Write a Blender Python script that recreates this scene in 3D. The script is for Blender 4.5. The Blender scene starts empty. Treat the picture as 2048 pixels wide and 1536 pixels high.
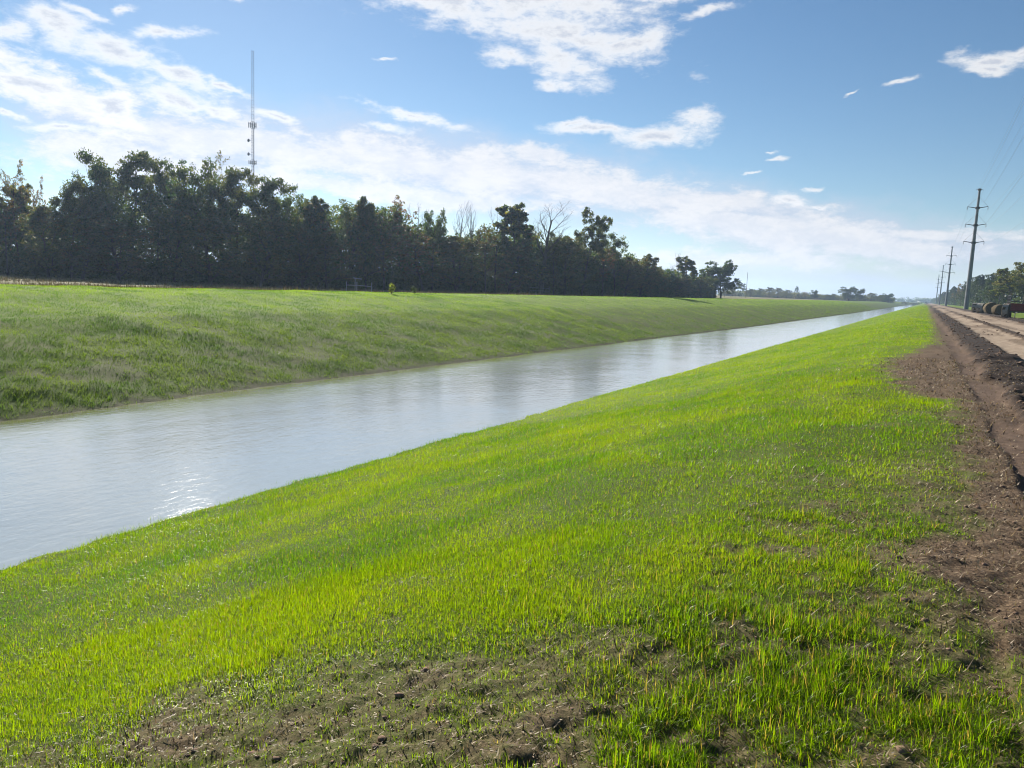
import bpy, math, random
import numpy as np
from mathutils import Vector, Matrix

rng = np.random.default_rng(7)
random.seed(7)
scene = bpy.context.scene
COL = scene.collection

# ------------------------------------------------------------------ camera
FPX = 1538.0                                   # focal length in 2048-wide pixels
ROLL, PITCH, YAW = math.radians(2.35), math.atan(197.3 / 1538), math.radians(27.89)
EYE = np.array([0.0, 0.0, 1.65])
Fw = np.array([-math.sin(YAW) * math.cos(PITCH), math.cos(YAW) * math.cos(PITCH), -math.sin(PITCH)])
R0 = np.array([math.cos(YAW), math.sin(YAW), 0.0])
U0 = np.cross(R0, Fw)
Rt = math.cos(ROLL) * R0 + math.sin(ROLL) * U0
Up = -math.sin(ROLL) * R0 + math.cos(ROLL) * U0


def ray(px, py):
    return Fw + Rt * (px - 1024) / FPX + Up * (768 - py) / FPX


def proj(P):
    v = np.asarray(P, float) - EYE
    d = v @ Fw
    return 1024 + FPX * (v @ Rt) / d, 768 - FPX * (v @ Up) / d, d


def gpt(px, py, z=0.0):
    d = ray(px, py)
    return EYE + d * (z - EYE[2]) / d[2]


def stand(px, top, depth, zb=0.0):
    """ground position and height of an upright thing whose top shows at (px, top)"""
    t = EYE + ray(px, top) * depth
    return t[0], t[1], t[2] - zb


cam = bpy.data.cameras.new('camera')
cam.sensor_width = 36.0
cam.lens = FPX / 2048 * 36
cam.clip_start = 0.05
cam.clip_end = 30000
cam_o = bpy.data.objects.new('camera', cam)
M = Matrix(((Rt[0], Up[0], -Fw[0], EYE[0]), (Rt[1], Up[1], -Fw[1], EYE[1]), (Rt[2], Up[2], -Fw[2], EYE[2]), (0, 0, 0, 1)))
cam_o.matrix_world = M
COL.objects.link(cam_o)
scene.camera = cam_o

# ------------------------------------------------------------------ numpy noise


def _h(ix, iy, s):
    h = (ix.astype(np.int64) * 374761393 + iy.astype(np.int64) * 668265263 + s * 974711 + 1013) & 0xFFFFFFFF
    h = ((h ^ (h >> 13)) * 1274126177) & 0xFFFFFFFF
    h = ((h ^ (h >> 16)) * 2246822519) & 0xFFFFFFFF
    return ((h ^ (h >> 15)) & 0xFFFF) / 65535.0


def vnoise(x, y, s=0):
    ix, iy = np.floor(x), np.floor(y)
    fx, fy = x - ix, y - iy
    fx = fx * fx * fx * (fx * (fx * 6 - 15) + 10)
    fy = fy * fy * fy * (fy * (fy * 6 - 15) + 10)
    a, b = _h(ix, iy, s), _h(ix + 1, iy, s)
    c, d = _h(ix, iy + 1, s), _h(ix + 1, iy + 1, s)
    return (a + (b - a) * fx) * (1 - fy) + (c + (d - c) * fx) * fy      # 0..1


def fbm(x, y, s=0, o=4, g=0.5):
    t, a, n = 0.0, 1.0, 0.0
    for k in range(o):
        t = t + a * vnoise(x * 2 ** k + 17.3 * k, y * 2 ** k - 9.1 * k, s + k)
        n += a
        a *= g
    return t / n


def sstep(a, b, x):
    t = np.clip((x - a) / (b - a), 0, 1)
    return t * t * (3 - 2 * t)


# ------------------------------------------------------------------ the lie of the land
WZ = -2.65


def far_edge(y):
    return np.interp(y, [-200, 5, 20, 45, 106, 245, 600, 1500], [-21.6, -21.7, -22.2, -22.0, -20.6, -19.6, -19.2, -19.0])


def base_h(x, y):
    fe = far_edge(y)
    near = np.interp(x, [-16.5, -15.2, -11.4, -3.2, -1.2, 0.2, 9, 14, 40, 4000], [-3.7, -3.5, -2.68, -0.55, -0.10, 0.0, 0.05, 0.25, 0.0, 0.0])
    near = near - 0.25 * sstep(-2.6, -5.5, x) * sstep(-11, -8, x) * 0.35
    far = np.interp(x - fe, [-4000, -60, -42, -27, -22.5, -20, -16, -9.5, 0, 2.5, 5.5], [0.0, 0.0, -0.05, 0.25, 0.50, 0.54, 0.32, -0.45, -2.66, -3.4, -3.7])
    h = np.where(x > -16, near, far)
    end = sstep(1440, 1520, y) + sstep(-160, -220, y)
    return h * (1 - end) + end * np.maximum(h, 0.0)


XBY = [-4, 1.2, 2.5, 4.5, 5.2, 5.9, 6.6, 9, 12, 15.3, 15.8, 18, 21.5, 25, 28.5, 36, 54, 84, 400, 1500]
XBX = [.9, .85, .75, .62, .3, .25, .5, .55, .75, .78, .15, -.2, -.55, -.45, -.15, .75, .85, .9, 1.0, 1.0]
BARE = [(-2.45, 2.35, .95, .55, 1.0), (-1.65, 2.75, .75, .5, .95), (-3.0, 2.25, .5, .28, .9), (-2.3, 3.05, .7, .32, .85), (-1.5, 3.3, .35, .3, .75), (-1.25, 2.35, .3, .35, .8), (-3.2, 2.7, .3, .15, .5),
        (-3.6, 1.95, .5, .12, .7), (-2.9, 3.55, .5, .3, .45), (-3.15, 4.5, .4, .12, .5), (.02, 3.6, .2, .12, 1.0), (-.18, 11.6, .32, .22, .9), (-.62, 11.0, .4, .16, .8), (-.35, 5.5, .35, .3, .5),
        (-.58, 6.7, .4, .35, .55), (-.05, 13.2, .3, .2, .6), (.3, 2.6, .4, .6, .6), (-.7, 2.85, .25, .18, .7), (-1.18, 6.3, .4, .3, .4), (.1, 4.6, .3, .3, .5), (-.3, 3.2, .2, .2, .4), (-.5, 8.3, .3, .3, .3)]


def cover(x, y):
    """grass cover 0..1"""
    n = fbm(x * 2.6, y * 2.2, 11, 3)
    n2 = fbm(x * .9, y * .6, 21, 3)
    nf = fbm(x * 8, y * 7, 25, 3)
    xb = np.interp(y, XBY, XBX) + (n - .5) * .75 + (fbm(x * 9, y * 7, 5, 2) - .5) * .34
    c = sstep(xb + .12, xb - .28 - .05 * np.clip(y, 0, 8), x)
    c = c * np.where(x > -2.5, .88 + .12 * sstep(.40, .60, n2), 1)
    thin = sstep(-2.2, -.7, x) * sstep(12, 5, y)
    c = c * (1 - thin * .72 * sstep(.46, .64, .5 * fbm(x * 3.2, y * 2.8, 31, 3) + .5 * fbm(x * 8, y * 7, 33, 2)))
    c = c * (1 - .5 * sstep(4.6, 2.6, np.hypot(x, y)) * sstep(.5, .68, nf))
    for bx, by, rx, ry, s in BARE:
        d = np.hypot((x - bx) / rx, (y - by) / ry) + (n - .5) * 1.1 + (nf - .5) * 1.5
        c = c * (1 - s * (.42 + .32 * sstep(.45, .6, nf)) * sstep(1.25, .6, d))
    # right-hand meadow beyond the road
    c = np.where(x > 8, sstep(9.6, 11.5, x + (n - .5) * 1.5), c)
    # far bank: patchy towards the water
    s = x - far_edge(y)
    t = sstep(-13, -1.0, s + (n2 - .5) * 7)
    fb = 1 - t * (.06 + .50 * sstep(.48, .66, fbm(x * 1.1, y * .9, 41, 4)))
    fb = fb * (1 - sstep(-.7, -.1, s + (n - .5) * .9))
    return np.where(x < -16, np.where(s < -24, .8, fb), c)


def soil_masks(x, y):
    n = fbm(x * 1.7, y * .8, 3, 3)
    w = (n - .5)
    road = sstep(2.45, 2.75, x + w * .5) * sstep(8.1, 7.7, x + w * .5) * sstep(.25, .45, np.abs(x - 4.65 + w * .4))
    road = road * (1 - .65 * sstep(.48, .62, fbm(x * 2.4, y * .12, 9, 4)))
    dark = sstep(1.3, 1.5, x + w * .55) * sstep(2.75, 2.45, x + w * .5) + sstep(.42, .2, np.abs(x - 4.65 + w * .4)) * .8 + sstep(7.7, 8.2, x + w * .5) * sstep(10.6, 9.6, x + w)
    tongue = sstep(.9, .4, np.hypot((x + .1) / .8, (y - 20.5) / 5.5) + w * 1.2)
    dark = np.clip(dark + tongue * .5 * sstep(.45, .6, fbm(x * 4, y * 3, 13, 3)), 0, 1) * (x > -3)
    strip = sstep(.90, .96, x + w * .2) * sstep(1.55, 1.42, x + w * .5) * (.35 + .65 * sstep(.38, .5, fbm(x * .8, y * .35, 15, 2)))
    return road, dark, strip


def micro_h(x, y):
    r = np.hypot(x, y)
    cell = np.where(r < 29, r * .0055 + .003, r * .0095 + .004)

    def oc(L, s):
        k = np.clip(L / (2.2 * cell) - .6, 0, 1)
        return (vnoise(x / L, y / L, s) - .5) * k

    road, dark, strip = soil_masks(x, y)
    cv = cover(x, y)
    soil = (1 - cv)
    rough = np.clip(soil * (1 - strip * .6) * (1 - road * .8), 0, 1) * (x > -4) * (x < 12)
    d = rough * (1 + .04 * np.clip(r, 0, 30)) * (.02 * oc(.45, 51) + .03 * oc(.16, 52) + .045 * oc(.07, 53) + .034 * oc(.035, 54))
    d = d + dark * (x > 1.2) * (.10 * sstep(0, .8, dark) + .16 * oc(.6, 55) + .15 * oc(.25, 56) + .10 * oc(.11, 57))
    d = d - strip * .05 - .035 * road * (sstep(.45, .2, np.abs(x - 3.35 + .15 * oc(6, 63))) + sstep(.5, .2, np.abs(x - 6.2 + .15 * oc(6, 64)))) * (.4 + oc(1.2, 65))
    d = d + (.055 * oc(3.0, 58) + .05 * oc(1.0, 59)) * (x < .5) * (.45 + .55 * sstep(-11.3, -9, x)) + .05 * oc(.5, 66) * sstep(-13, -12, x) * sstep(-10, -11, x)
    fb = (x < -16)
    d = d + fb * (.22 * oc(2.2, 60) + .18 * oc(.8, 61) + .12 * oc(.35, 62)) * (.40 + .35 * sstep(-14, -6, x - far_edge(y))) * (.4 + .6 * sstep(-.5, -2.5, x - far_edge(y)))
    # dips and holes in the bare turf
    d = d - .05 * sstep(1.0, .3, np.hypot((x - .16) / .16, (y - 3.62) / .07))
    return d


def hfull(x, y):
    return base_h(x, y) + micro_h(x, y)


# ------------------------------------------------------------------ mesh helpers


def mesh_np(name, verts, loops, starts, mat=None, smooth=False, col=None, extra=None):
    me = bpy.data.meshes.new(name)
    nv, nl, npoly = len(verts), len(loops), len(starts)
    me.vertices.add(nv)
    me.vertices.foreach_set('co', np.ascontiguousarray(verts, np.float32).ravel())
    me.loops.add(nl)
    me.loops.foreach_set('vertex_index', np.ascontiguousarray(loops, np.int32))
    me.polygons.add(npoly)
    me.polygons.foreach_set('loop_start', np.ascontiguousarray(starts, np.int32))
    if smooth:
        me.polygons.foreach_set('use_smooth', np.ones(npoly, bool))
    me.update(calc_edges=True)
    if col is not None:
        a = me.attributes.new('Col', 'FLOAT_COLOR', 'POINT')
        c = np.ones((nv, 4), np.float32)
        c[:, :3] = col
        a.data.foreach_set('color', c.ravel())
    for k, v in (extra or {}).items():
        a = me.attributes.new(k, 'FLOAT', 'POINT')
        a.data.foreach_set('value', np.ascontiguousarray(v, np.float32))
    if mat:
        me.materials.append(mat)
    return me


def link(name, me, parent=None, loc=None):
    o = bpy.data.objects.new(name, me)
    COL.objects.link(o)
    if parent is not None:
        o.parent = parent
    if loc is not None:
        o.location = loc
    return o


def tag(o, label=None, cat=None, group=None, kind=None):
    if label: o['label'] = label
    if cat: o['category'] = cat
    if group: o['group'] = group
    if kind: o['kind'] = kind
    return o


def thing(name, loc, label, cat, group=None, rz=0.0):
    o = bpy.data.objects.new(name, None)
    o.empty_display_size = .5
    o.location = loc
    o.rotation_euler = (0, 0, rz)
    COL.objects.link(o)
    return tag(o, label, cat, group)


class MB:
    """collects polygons for ONE mesh"""

    def __init__(s):
        s.v, s.f = [], []

    def add(s, vs, fs):
        b = len(s.v)
        s.v += [tuple(v) for v in vs]
        s.f += [tuple(i + b for i in f) for f in fs]

    def box(s, c, size, rot=None):
        hx, hy, hz = size[0] / 2, size[1] / 2, size[2] / 2
        vs = [Vector((x, y, z)) for x in (-hx, hx) for y in (-hy, hy) for z in (-hz, hz)]
        if rot is not None:
            vs = [rot @ v for v in vs]
        c = Vector(c)
        s.add([v + c for v in vs], [(0, 1, 3, 2), (4, 6, 7, 5), (0, 4, 5, 1), (2, 3, 7, 6), (0, 2, 6, 4), (1, 5, 7, 3)])

    def tube(s, pts, rad, n=8, cap=True):
        pts = [Vector(p) for p in pts]
        if not hasattr(rad, '__len__'):
            rad = [rad] * len(pts)
        rings = []
        for i, p in enumerate(pts):
            d = (pts[min(i + 1, len(pts) - 1)] - pts[max(i - 1, 0)]).normalized()
            a = d.orthogonal().normalized() if abs(d.z) < .95 else Vector((1, 0, 0)).cross(d).normalized()
            b = d.cross(a)
            rings.append([p + (a * math.cos(t) + b * math.sin(t)) * rad[i] for t in [2 * math.pi * k / n for k in range(n)]])
        vs = [v for r in rings for v in r]
        fs = [(i * n + k, i * n + (k + 1) % n, (i + 1) * n + (k + 1) % n, (i + 1) * n + k) for i in range(len(pts) - 1) for k in range(n)]
        if cap:
            fs += [tuple(range(n))[::-1], tuple((len(pts) - 1) * n + k for k in range(n))]
        s.add(vs, fs)

    def build(s, name, mat, parent=None, bevel=0.0, smooth=False):
        me = bpy.data.meshes.new(name)
        me.from_pydata(s.v, [], s.f)
        me.update()
        if smooth:
            for p in me.polygons: p.use_smooth = True
        me.materials.append(mat)
        o = link(name, me, parent)
        if bevel:
            m = o.modifiers.new('bevel', 'BEVEL')
            m.width = bevel
            m.segments = 2
            m.limit_method = 'ANGLE'
        return o


# ------------------------------------------------------------------ materials


def nt_mat(name):
    m = bpy.data.materials.new(name)
    m.use_nodes = True
    t = m.node_tree
    t.nodes.clear()
    return m, t, t.nodes, t.links


def N(nodes, kind, **kw):
    n = nodes.new(kind)
    for k, v in kw.items():
        if k.startswith('i_'):
            n.inputs[k[2:].replace('_', ' ')].default_value = v
        else:
            setattr(n, k, v)
    return n


def rgb(c):
    return (c[0], c[1], c[2], 1.0)


def simple_mat(name, color, rough=.6, metal=0.0, var=.25, scale=3.0, bump=0.0, spec=.4):
    m, t, ns, L = nt_mat(name)
    out = N(ns, 'ShaderNodeOutputMaterial')
    b = N(ns, 'ShaderNodeBsdfPrincipled')
    b.inputs['Roughness'].default_value = rough
    b.inputs['Metallic'].default_value = metal
    b.inputs['Specular IOR Level'].default_value = spec
    tc = N(ns, 'ShaderNodeTexCoord')
    nz = N(ns, 'ShaderNodeTexNoise', i_Scale=scale, i_Detail=6.0, i_Roughness=.65)
    L.new(tc.outputs['Object'], nz.inputs['Vector'])
    rp = N(ns, 'ShaderNodeValToRGB')
    rp.color_ramp.elements[0].position = .3
    rp.color_ramp.elements[1].position = .7
    rp.color_ramp.elements[0].color = rgb([v * (1 - var) for v in color])
    rp.color_ramp.elements[1].color = rgb([min(1, v * (1 + var)) for v in color])
    L.new(nz.outputs['Fac'], rp.inputs['Fac'])
    L.new(rp.outputs['Color'], b.inputs['Base Color'])
    if bump:
        bp = N(ns, 'ShaderNodeBump', i_Strength=bump, i_Distance=.05)
        L.new(nz.outputs['Fac'], bp.inputs['Height'])
        L.new(bp.outputs['Normal'], b.inputs['Normal'])
    L.new(b.outputs['BSDF'], out.inputs['Surface'])
    return m


def leaf_mat(name, trans=.45, rough=.45, spec=.35, tmul=(1.5, 1.75, .8), objvar=.0):
    """thin leaf: colour comes from the Col attribute, part of the light passes through"""
    m, t, ns, L = nt_mat(name)
    out = N(ns, 'ShaderNodeOutputMaterial')
    at = N(ns, 'ShaderNodeAttribute', attribute_name='Col')
    col = at.outputs['Color']
    if objvar:
        oi = N(ns, 'ShaderNodeObjectInfo')
        hs = N(ns, 'ShaderNodeHueSaturation')
        mr = N(ns, 'ShaderNodeMapRange', i_To_Min=.5 - objvar * .025, i_To_Max=.5 + objvar * .03)
        L.new(oi.outputs['Random'], mr.inputs['Value'])
        L.new(mr.outputs['Result'], hs.inputs['Hue'])
        L.new(at.outputs['Color'], hs.inputs['Color'])
        col = hs.outputs['Color']
    b = N(ns, 'ShaderNodeBsdfPrincipled')
    b.inputs['Roughness'].default_value = rough
    b.inputs['Specular IOR Level'].default_value = spec
    L.new(col, b.inputs['Base Color'])
    tr = N(ns, 'ShaderNodeBsdfTranslucent')
    mu = N(ns, 'ShaderNodeMix', data_type='RGBA', blend_type='MULTIPLY')
    mu.inputs['Factor'].default_value = 1.0
    mu.inputs['B'].default_value if False else None
    L.new(col, mu.inputs[6])
    mu.inputs[7].default_value = rgb(tmul)
    L.new(mu.outputs[2], tr.inputs['Color'])
    mx = N(ns, 'ShaderNodeMixShader')
    mx.inputs['Fac'].default_value = trans
    L.new(b.outputs['BSDF'], mx.inputs[1])
    L.new(tr.outputs['BSDF'], mx.inputs[2])
    L.new(mx.outputs['Shader'], out.inputs['Surface'])
    return m


MAT = {}
MAT['grass'] = leaf_mat('grass_blades', .62, .32, .09, (2.0, 1.8, .4))
MAT['grass_far'] = leaf_mat('grass_far_blades', .5, .5, .22, (1.7, 1.7, .7))
MAT['straw'] = leaf_mat('dry_straw', .2, .6, .3, (1.2, 1.1, .9))
MAT['leaves'] = leaf_mat('tree_leaves', .5, .5, .3, (1.9, 1.9, .9), 1.0)
MAT['bark'] = simple_mat('bark', (.085, .07, .058), .9, 0, .35, 6, .4, .2)
MAT['clod'] = simple_mat('soil_clods', (.19, .125, .085), .95, 0, .5, 9, .5, .15)
MAT['steel'] = simple_mat('galvanised_steel', (.16, .17, .185), .5, .35, .2, .8, 0, .4)
MAT['dark_steel'] = simple_mat('dark_steel', (.07, .075, .085), .5, .4, .2, 2)
MAT['wire'] = simple_mat('aluminium_wire', (.25, .26, .28), .45, .6, .1, 2)
MAT['tower'] = simple_mat('tower_steel', (.12, .125, .14), .5, .5, .2, 1)
MAT['antenna'] = simple_mat('antenna_plastic', (.2, .2, .21), .5, 0, .1, 2)
MAT['pipe'] = simple_mat('grey_pipe', (.26, .27, .28), .45, .3, .15, 3)
MAT['hay'] = simple_mat('hay', (.11, .085, .05), .95, 0, .45, 14, .8, .1)
MAT['wrap'] = simple_mat('white_net_wrap', (.30, .28, .23), .6, 0, .18, 4, .3)
MAT['red'] = simple_mat('faded_red_paint', (.16, .022, .02), .45, .1, .35, 5)
MAT['black'] = simple_mat('black_rubber', (.02, .02, .022), .8, 0, .2, 8)
MAT['white'] = simple_mat('white_paint', (.8, .8, .79), .4, 0, .06, 3)
MAT['glass'] = simple_mat('dark_glass', (.03, .04, .05), .08, 0, .1, 1, 0, .6)
MAT['wood_post'] = simple_mat('weathered_wood', (.17, .15, .125), .85, 0, .3, 6, .2)


def ground_material():
    m, t, ns, L = nt_mat('ground_soil_and_turf')
    out = N(ns, 'ShaderNodeOutputMaterial')
    b = N(ns, 'ShaderNodeBsdfPrincipled')
    b.inputs['Roughness'].default_value = .95
    b.inputs['Specular IOR Level'].default_value = .12
    tc = N(ns, 'ShaderNodeTexCoord')
    P = tc.outputs['Object']

    def noise(scale, det=6, rough=.6, vec=P):
        n = N(ns, 'ShaderNodeTexNoise', i_Scale=scale, i_Detail=det, i_Roughness=rough)
        L.new(vec, n.inputs['Vector'])
        return n.outputs['Fac']

    def ramp(fac, stops):
        r = N(ns, 'ShaderNodeValToRGB')
        el = r.color_ramp.elements
        el[0].position, el[0].color = stops[0][0], rgb(stops[0][1])
        el[1].position, el[1].color = stops[-1][0], rgb(stops[-1][1])
        for p, c in stops[1:-1]:
            e = el.new(p)
            e.color = rgb(c)
        L.new(fac, r.inputs['Fac'])
        return r.outputs['Color']

    def mix(f, a, c):
        x = N(ns, 'ShaderNodeMix', data_type='RGBA')
        L.new(f, x.inputs['Factor'])
        L.new(a, x.inputs[6])
        L.new(c, x.inputs[7])
        return x.outputs[2]

    def attr(nm):
        return N(ns, 'ShaderNodeAttribute', attribute_name=nm).outputs['Fac']

    soil = ramp(noise(34, 12, .85), [(.38, (.020, .013, .009)), (.47, (.10, .066, .041)), (.55, (.165, .112, .070)), (.66, (.36, .27, .17))])
    dark = ramp(noise(20, 12, .78), [(.35, (.010, .008, .007)), (.52, (.035, .024, .019)), (.68, (.10, .072, .055))])
    road = ramp(noise(3.5, 10, .7), [(.33, (.22, .155, .105)), (.5, (.36, .275, .195)), (.68, (.47, .385, .29))])
    strip = ramp(noise(6, 8, .6), [(.3, (.095, .063, .044)), (.7, (.165, .112, .078))])
    # long streaks of lighter and darker turf, for ground under the blades and where they are too far to see
    mp = N(ns, 'ShaderNodeMapping')
    mp.inputs['Scale'].default_value = (1.0, .35, 1.0)
    L.new(P, mp.inputs['Vector'])
    g1 = ramp(noise(.55, 8, .7, mp.outputs['Vector']), [(.32, (.095, .165, .010)), (.5, (.14, .22, .012)), (.68, (.19, .26, .016))])
    g2 = ramp(noise(5, 8, .75), [(.35, (.045, .08, .008)), (.65, (.15, .22, .014))])
    mm = N(ns, 'ShaderNodeMix', data_type='RGBA')
    mm.inputs['Factor'].default_value = .45
    L.new(g1, mm.inputs[6])
    L.new(g2, mm.inputs[7])
    turf = mm.outputs[2]
    hay = ramp(noise(.4, 8, .7), [(.35, (.10, .105, .035)), (.55, (.20, .165, .075)), (.7, (.26, .21, .11))])
    c = mix(attr('strip'), soil, strip)
    c = mix(attr('dark'), c, dark)
    c = mix(attr('road'), c, road)
    c = mix(attr('turf'), c, turf)
    th = ramp(noise(30, 10, .8), [(.36, (.018, .030, .005)), (.52, (.050, .080, .009)), (.66, (.11, .13, .026))])  # base layer darkened to carry the contact shade between grass blades
    c = mix(attr('shaded_thatch'), c, th)
    c = mix(attr('dry'), c, hay)
    L.new(c, b.inputs['Base Color'])
    bn = noise(22, 12, .75)
    bp = N(ns, 'ShaderNodeBump', i_Strength=.7, i_Distance=.03)
    L.new(bn, bp.inputs['Height'])
    bp2 = N(ns, 'ShaderNodeBump', i_Strength=.35, i_Distance=.12)
    L.new(noise(3.0, 8, .7), bp2.inputs['Height'])
    L.new(bp.outputs['Normal'], bp2.inputs['Normal'])
    L.new(bp2.outputs['Normal'], b.inputs['Normal'])
    L.new(b.outputs['BSDF'], out.inputs['Surface'])
    return m


def water_material():
    m, t, ns, L = nt_mat('murky_water')
    out = N(ns, 'ShaderNodeOutputMaterial')
    b = N(ns, 'ShaderNodeBsdfPrincipled')
    b.inputs['Roughness'].default_value = .045
    b.inputs['IOR'].default_value = 1.6
    b.inputs['Specular IOR Level'].default_value = .5
    tc = N(ns, 'ShaderNodeTexCoord')
    mp = N(ns, 'ShaderNodeMapping')
    mp.inputs['Rotation'].default_value = (0, 0, math.radians(25))
    mp.inputs['Scale'].default_value = (1.0, .55, 1.0)
    L.new(tc.outputs['Object'], mp.inputs['Vector'])
    n1 = N(ns, 'ShaderNodeTexNoise', i_Scale=5.0, i_Detail=5.0, i_Roughness=.55, i_Distortion=.4)
    L.new(mp.outputs['Vector'], n1.inputs['Vector'])
    n2 = N(ns, 'ShaderNodeTexNoise', i_Scale=.35, i_Detail=2.0)
    L.new(mp.outputs['Vector'], n2.inputs['Vector'])
    b1 = N(ns, 'ShaderNodeBump', i_Strength=.16, i_Distance=.06)
    L.new(n1.outputs['Fac'], b1.inputs['Height'])
    b2 = N(ns, 'ShaderNodeBump', i_Strength=.12, i_Distance=.3)
    L.new(n2.outputs['Fac'], b2.inputs['Height'])
    L.new(b1.outputs['Normal'], b2.inputs['Normal'])
    L.new(b2.outputs['Normal'], b.inputs['Normal'])
    # silty shallows along the far margin
    sx = N(ns, 'ShaderNodeSeparateXYZ')
    L.new(tc.outputs['Object'], sx.inputs[0])
    n3 = N(ns, 'ShaderNodeTexNoise', i_Scale=.6, i_Detail=4.0)
    L.new(tc.outputs['Object'], n3.inputs['Vector'])
    ad = N(ns, 'ShaderNodeMath', operation='MULTIPLY_ADD')
    L.new(n3.outputs['Fac'], ad.inputs[0])
    ad.inputs[1].default_value = 1.6
    L.new(sx.outputs['X'], ad.inputs[2])
    mr = N(ns, 'ShaderNodeMapRange', interpolation_type='SMOOTHSTEP')
    mr.inputs['From Min'].default_value = -21.2
    mr.inputs['From Max'].default_value = -19.4
    L.new(ad.outputs[0], mr.inputs['Value'])
    mc = N(ns, 'ShaderNodeMix', data_type='RGBA')
    L.new(mr.outputs['Result'], mc.inputs['Factor'])
    mc.inputs[6].default_value = (.15, .15, .07, 1)
    mc.inputs[7].default_value = (.36, .395, .395, 1)
    L.new(mc.outputs[2], b.inputs['Base Color'])
    L.new(b.outputs['BSDF'], out.inputs['Surface'])
    return m


MAT['ground'] = ground_material()
MAT['water'] = water_material()

# ------------------------------------------------------------------ ground: one polar sheet, finest where one stands
RR = .35 * 1.006 ** np.arange(0, 742)
RR = np.concatenate([[0.0], RR, RR[-1] * 1.0102 ** np.arange(1, 620)])
RR = RR[RR < 5200]
TH = np.concatenate([np.radians(np.arange(-100, 36, .24)), np.radians(np.arange(36, 260, 2.0))])   # clockwise from +Y
nr, nth = len(RR), len(TH)
rr, tt = np.meshgrid(RR, TH, indexing='ij')
gx, gy = (rr * np.sin(tt)).ravel(), (rr * np.cos(tt)).ravel()
gz = hfull(gx, gy)
i, j = np.meshgrid(np.arange(nr - 1), np.arange(nth), indexing='ij')
a = (i * nth + j).ravel()
b_ = (i * nth + (j + 1) % nth).ravel()
c_ = b_ + nth
d_ = a + nth
quads = np.stack([a, d_, c_, b_], 1)
road_m, dark_m, strip_m = soil_masks(gx, gy)
dark_m = np.clip(dark_m + (gx < -16) * sstep(-1.0, -.25, gx - far_edge(gy) + (fbm(gx * 1.5, gy * 1.5, 17, 2) - .5)) * .8, 0, 1)
turf_m = cover(gx, gy)
dist = np.hypot(gx, gy)
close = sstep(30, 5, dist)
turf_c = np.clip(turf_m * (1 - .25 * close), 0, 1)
sfar = gx - far_edge(gy)
dry_m = np.clip(sstep(-22.5, -25.5, sfar + (fbm(gx * .5, gy * .5, 77, 3) - .5) * 4), 0, 1) * (gx < -16) * .9
shaded_thatch = turf_m * sstep(34, 7, dist) * (gx > -12) * .85 + (gx < -16) * sstep(-14, -2, sfar) * .5  # near bank: shade between blades painted in; far bank: dark soil low down
extra = dict(shaded_thatch=shaded_thatch, road=road_m, dark=dark_m, strip=strip_m * (1 - turf_m), turf=turf_c, dry=dry_m)
gv = np.stack([gx, gy, gz], 1)
qx = gx[quads].mean(1)
qy = gy[quads].mean(1)
is_road = (qx > 2.5) & (qx < 8.0) & (qy > -40)


def sub_mesh(name, sel):
    q = quads[sel]
    used, inv = np.unique(q, return_inverse=True)
    inv = inv.reshape(-1)
    me = mesh_np(name, gv[used], inv, np.arange(0, len(inv), 4), MAT['ground'], True, None, {k: v[used] for k, v in extra.items()})
    return link(name, me)


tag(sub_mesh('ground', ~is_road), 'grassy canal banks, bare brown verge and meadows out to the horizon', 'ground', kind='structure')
tag(sub_mesh('dirt_road', is_road), 'tan dirt road with two wheel tracks running beside the canal', 'road', kind='structure')

wb = MB()
ys = [-230, -60, 0, 30, 80, 160, 300, 600, 1000, 1510]
wv, wf = [], []
for y in ys:
    wv += [(-27.0, y, WZ), (-9.5, y, WZ)]
for k in range(len(ys) - 1):
    wf.append((2 * k, 2 * k + 1, 2 * k + 3, 2 * k + 2))
wb.add(wv, wf)
tag(wb.build('canal_water', MAT['water']), 'pale rippled water of the straight drainage canal', 'water', kind='structure')

# ------------------------------------------------------------------ blades


def blades(base, az, lean, length, width, col, seg=2):
    n = len(base)
    dirx = np.stack([np.sin(az), np.cos(az), np.zeros(n)], 1)
    side = np.stack([np.cos(az), -np.sin(az), np.zeros(n)], 1) * (width / 2)[:, None]
    up = np.array([0, 0, 1.0])
    l1, l2 = lean * .85, np.minimum(lean * 1.7, 2.0)
    p1 = base + (dirx * np.sin(l1)[:, None] + up * np.cos(l1)[:, None]) * (length * .55)[:, None]
    tip = p1 + (dirx * np.sin(l2)[:, None] + up * np.cos(l2)[:, None]) * (length * .45)[:, None]
    if seg == 2:
        V = np.stack([base - side, base + side, p1 + side * .8, p1 - side * .8, tip], 1).reshape(-1, 3)
        o = np.arange(n)[:, None] * 5
        L = (o + np.array([0, 1, 2, 3, 3, 2, 4])).ravel()
        S = (np.arange(n)[:, None] * 7 + np.array([0, 4])).ravel()
        C = np.repeat(col, 5, 0)
        C = C.reshape(n, 5, 3).copy()
        C = C.reshape(-1, 3)
    else:
        V = np.stack([base - side, base + side, tip], 1).reshape(-1, 3)
        o = np.arange(n)[:, None] * 3
        L = (o + np.array([0, 1, 2])).ravel()
        S = np.arange(n) * 3
        C = np.repeat(col, 3, 0)
    return V, L, S, C


def merge(parts):
    V, L, S, C = [], [], [], []
    nv = nl = 0
    for v, l, s, c in parts:
        V.append(v); L.append(l + nv); S.append(s + nl); C.append(c)
        nv += len(v); nl += len(l)
    return np.concatenate(V), np.concatenate(L), np.concatenate(S), np.concatenate(C)


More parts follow.
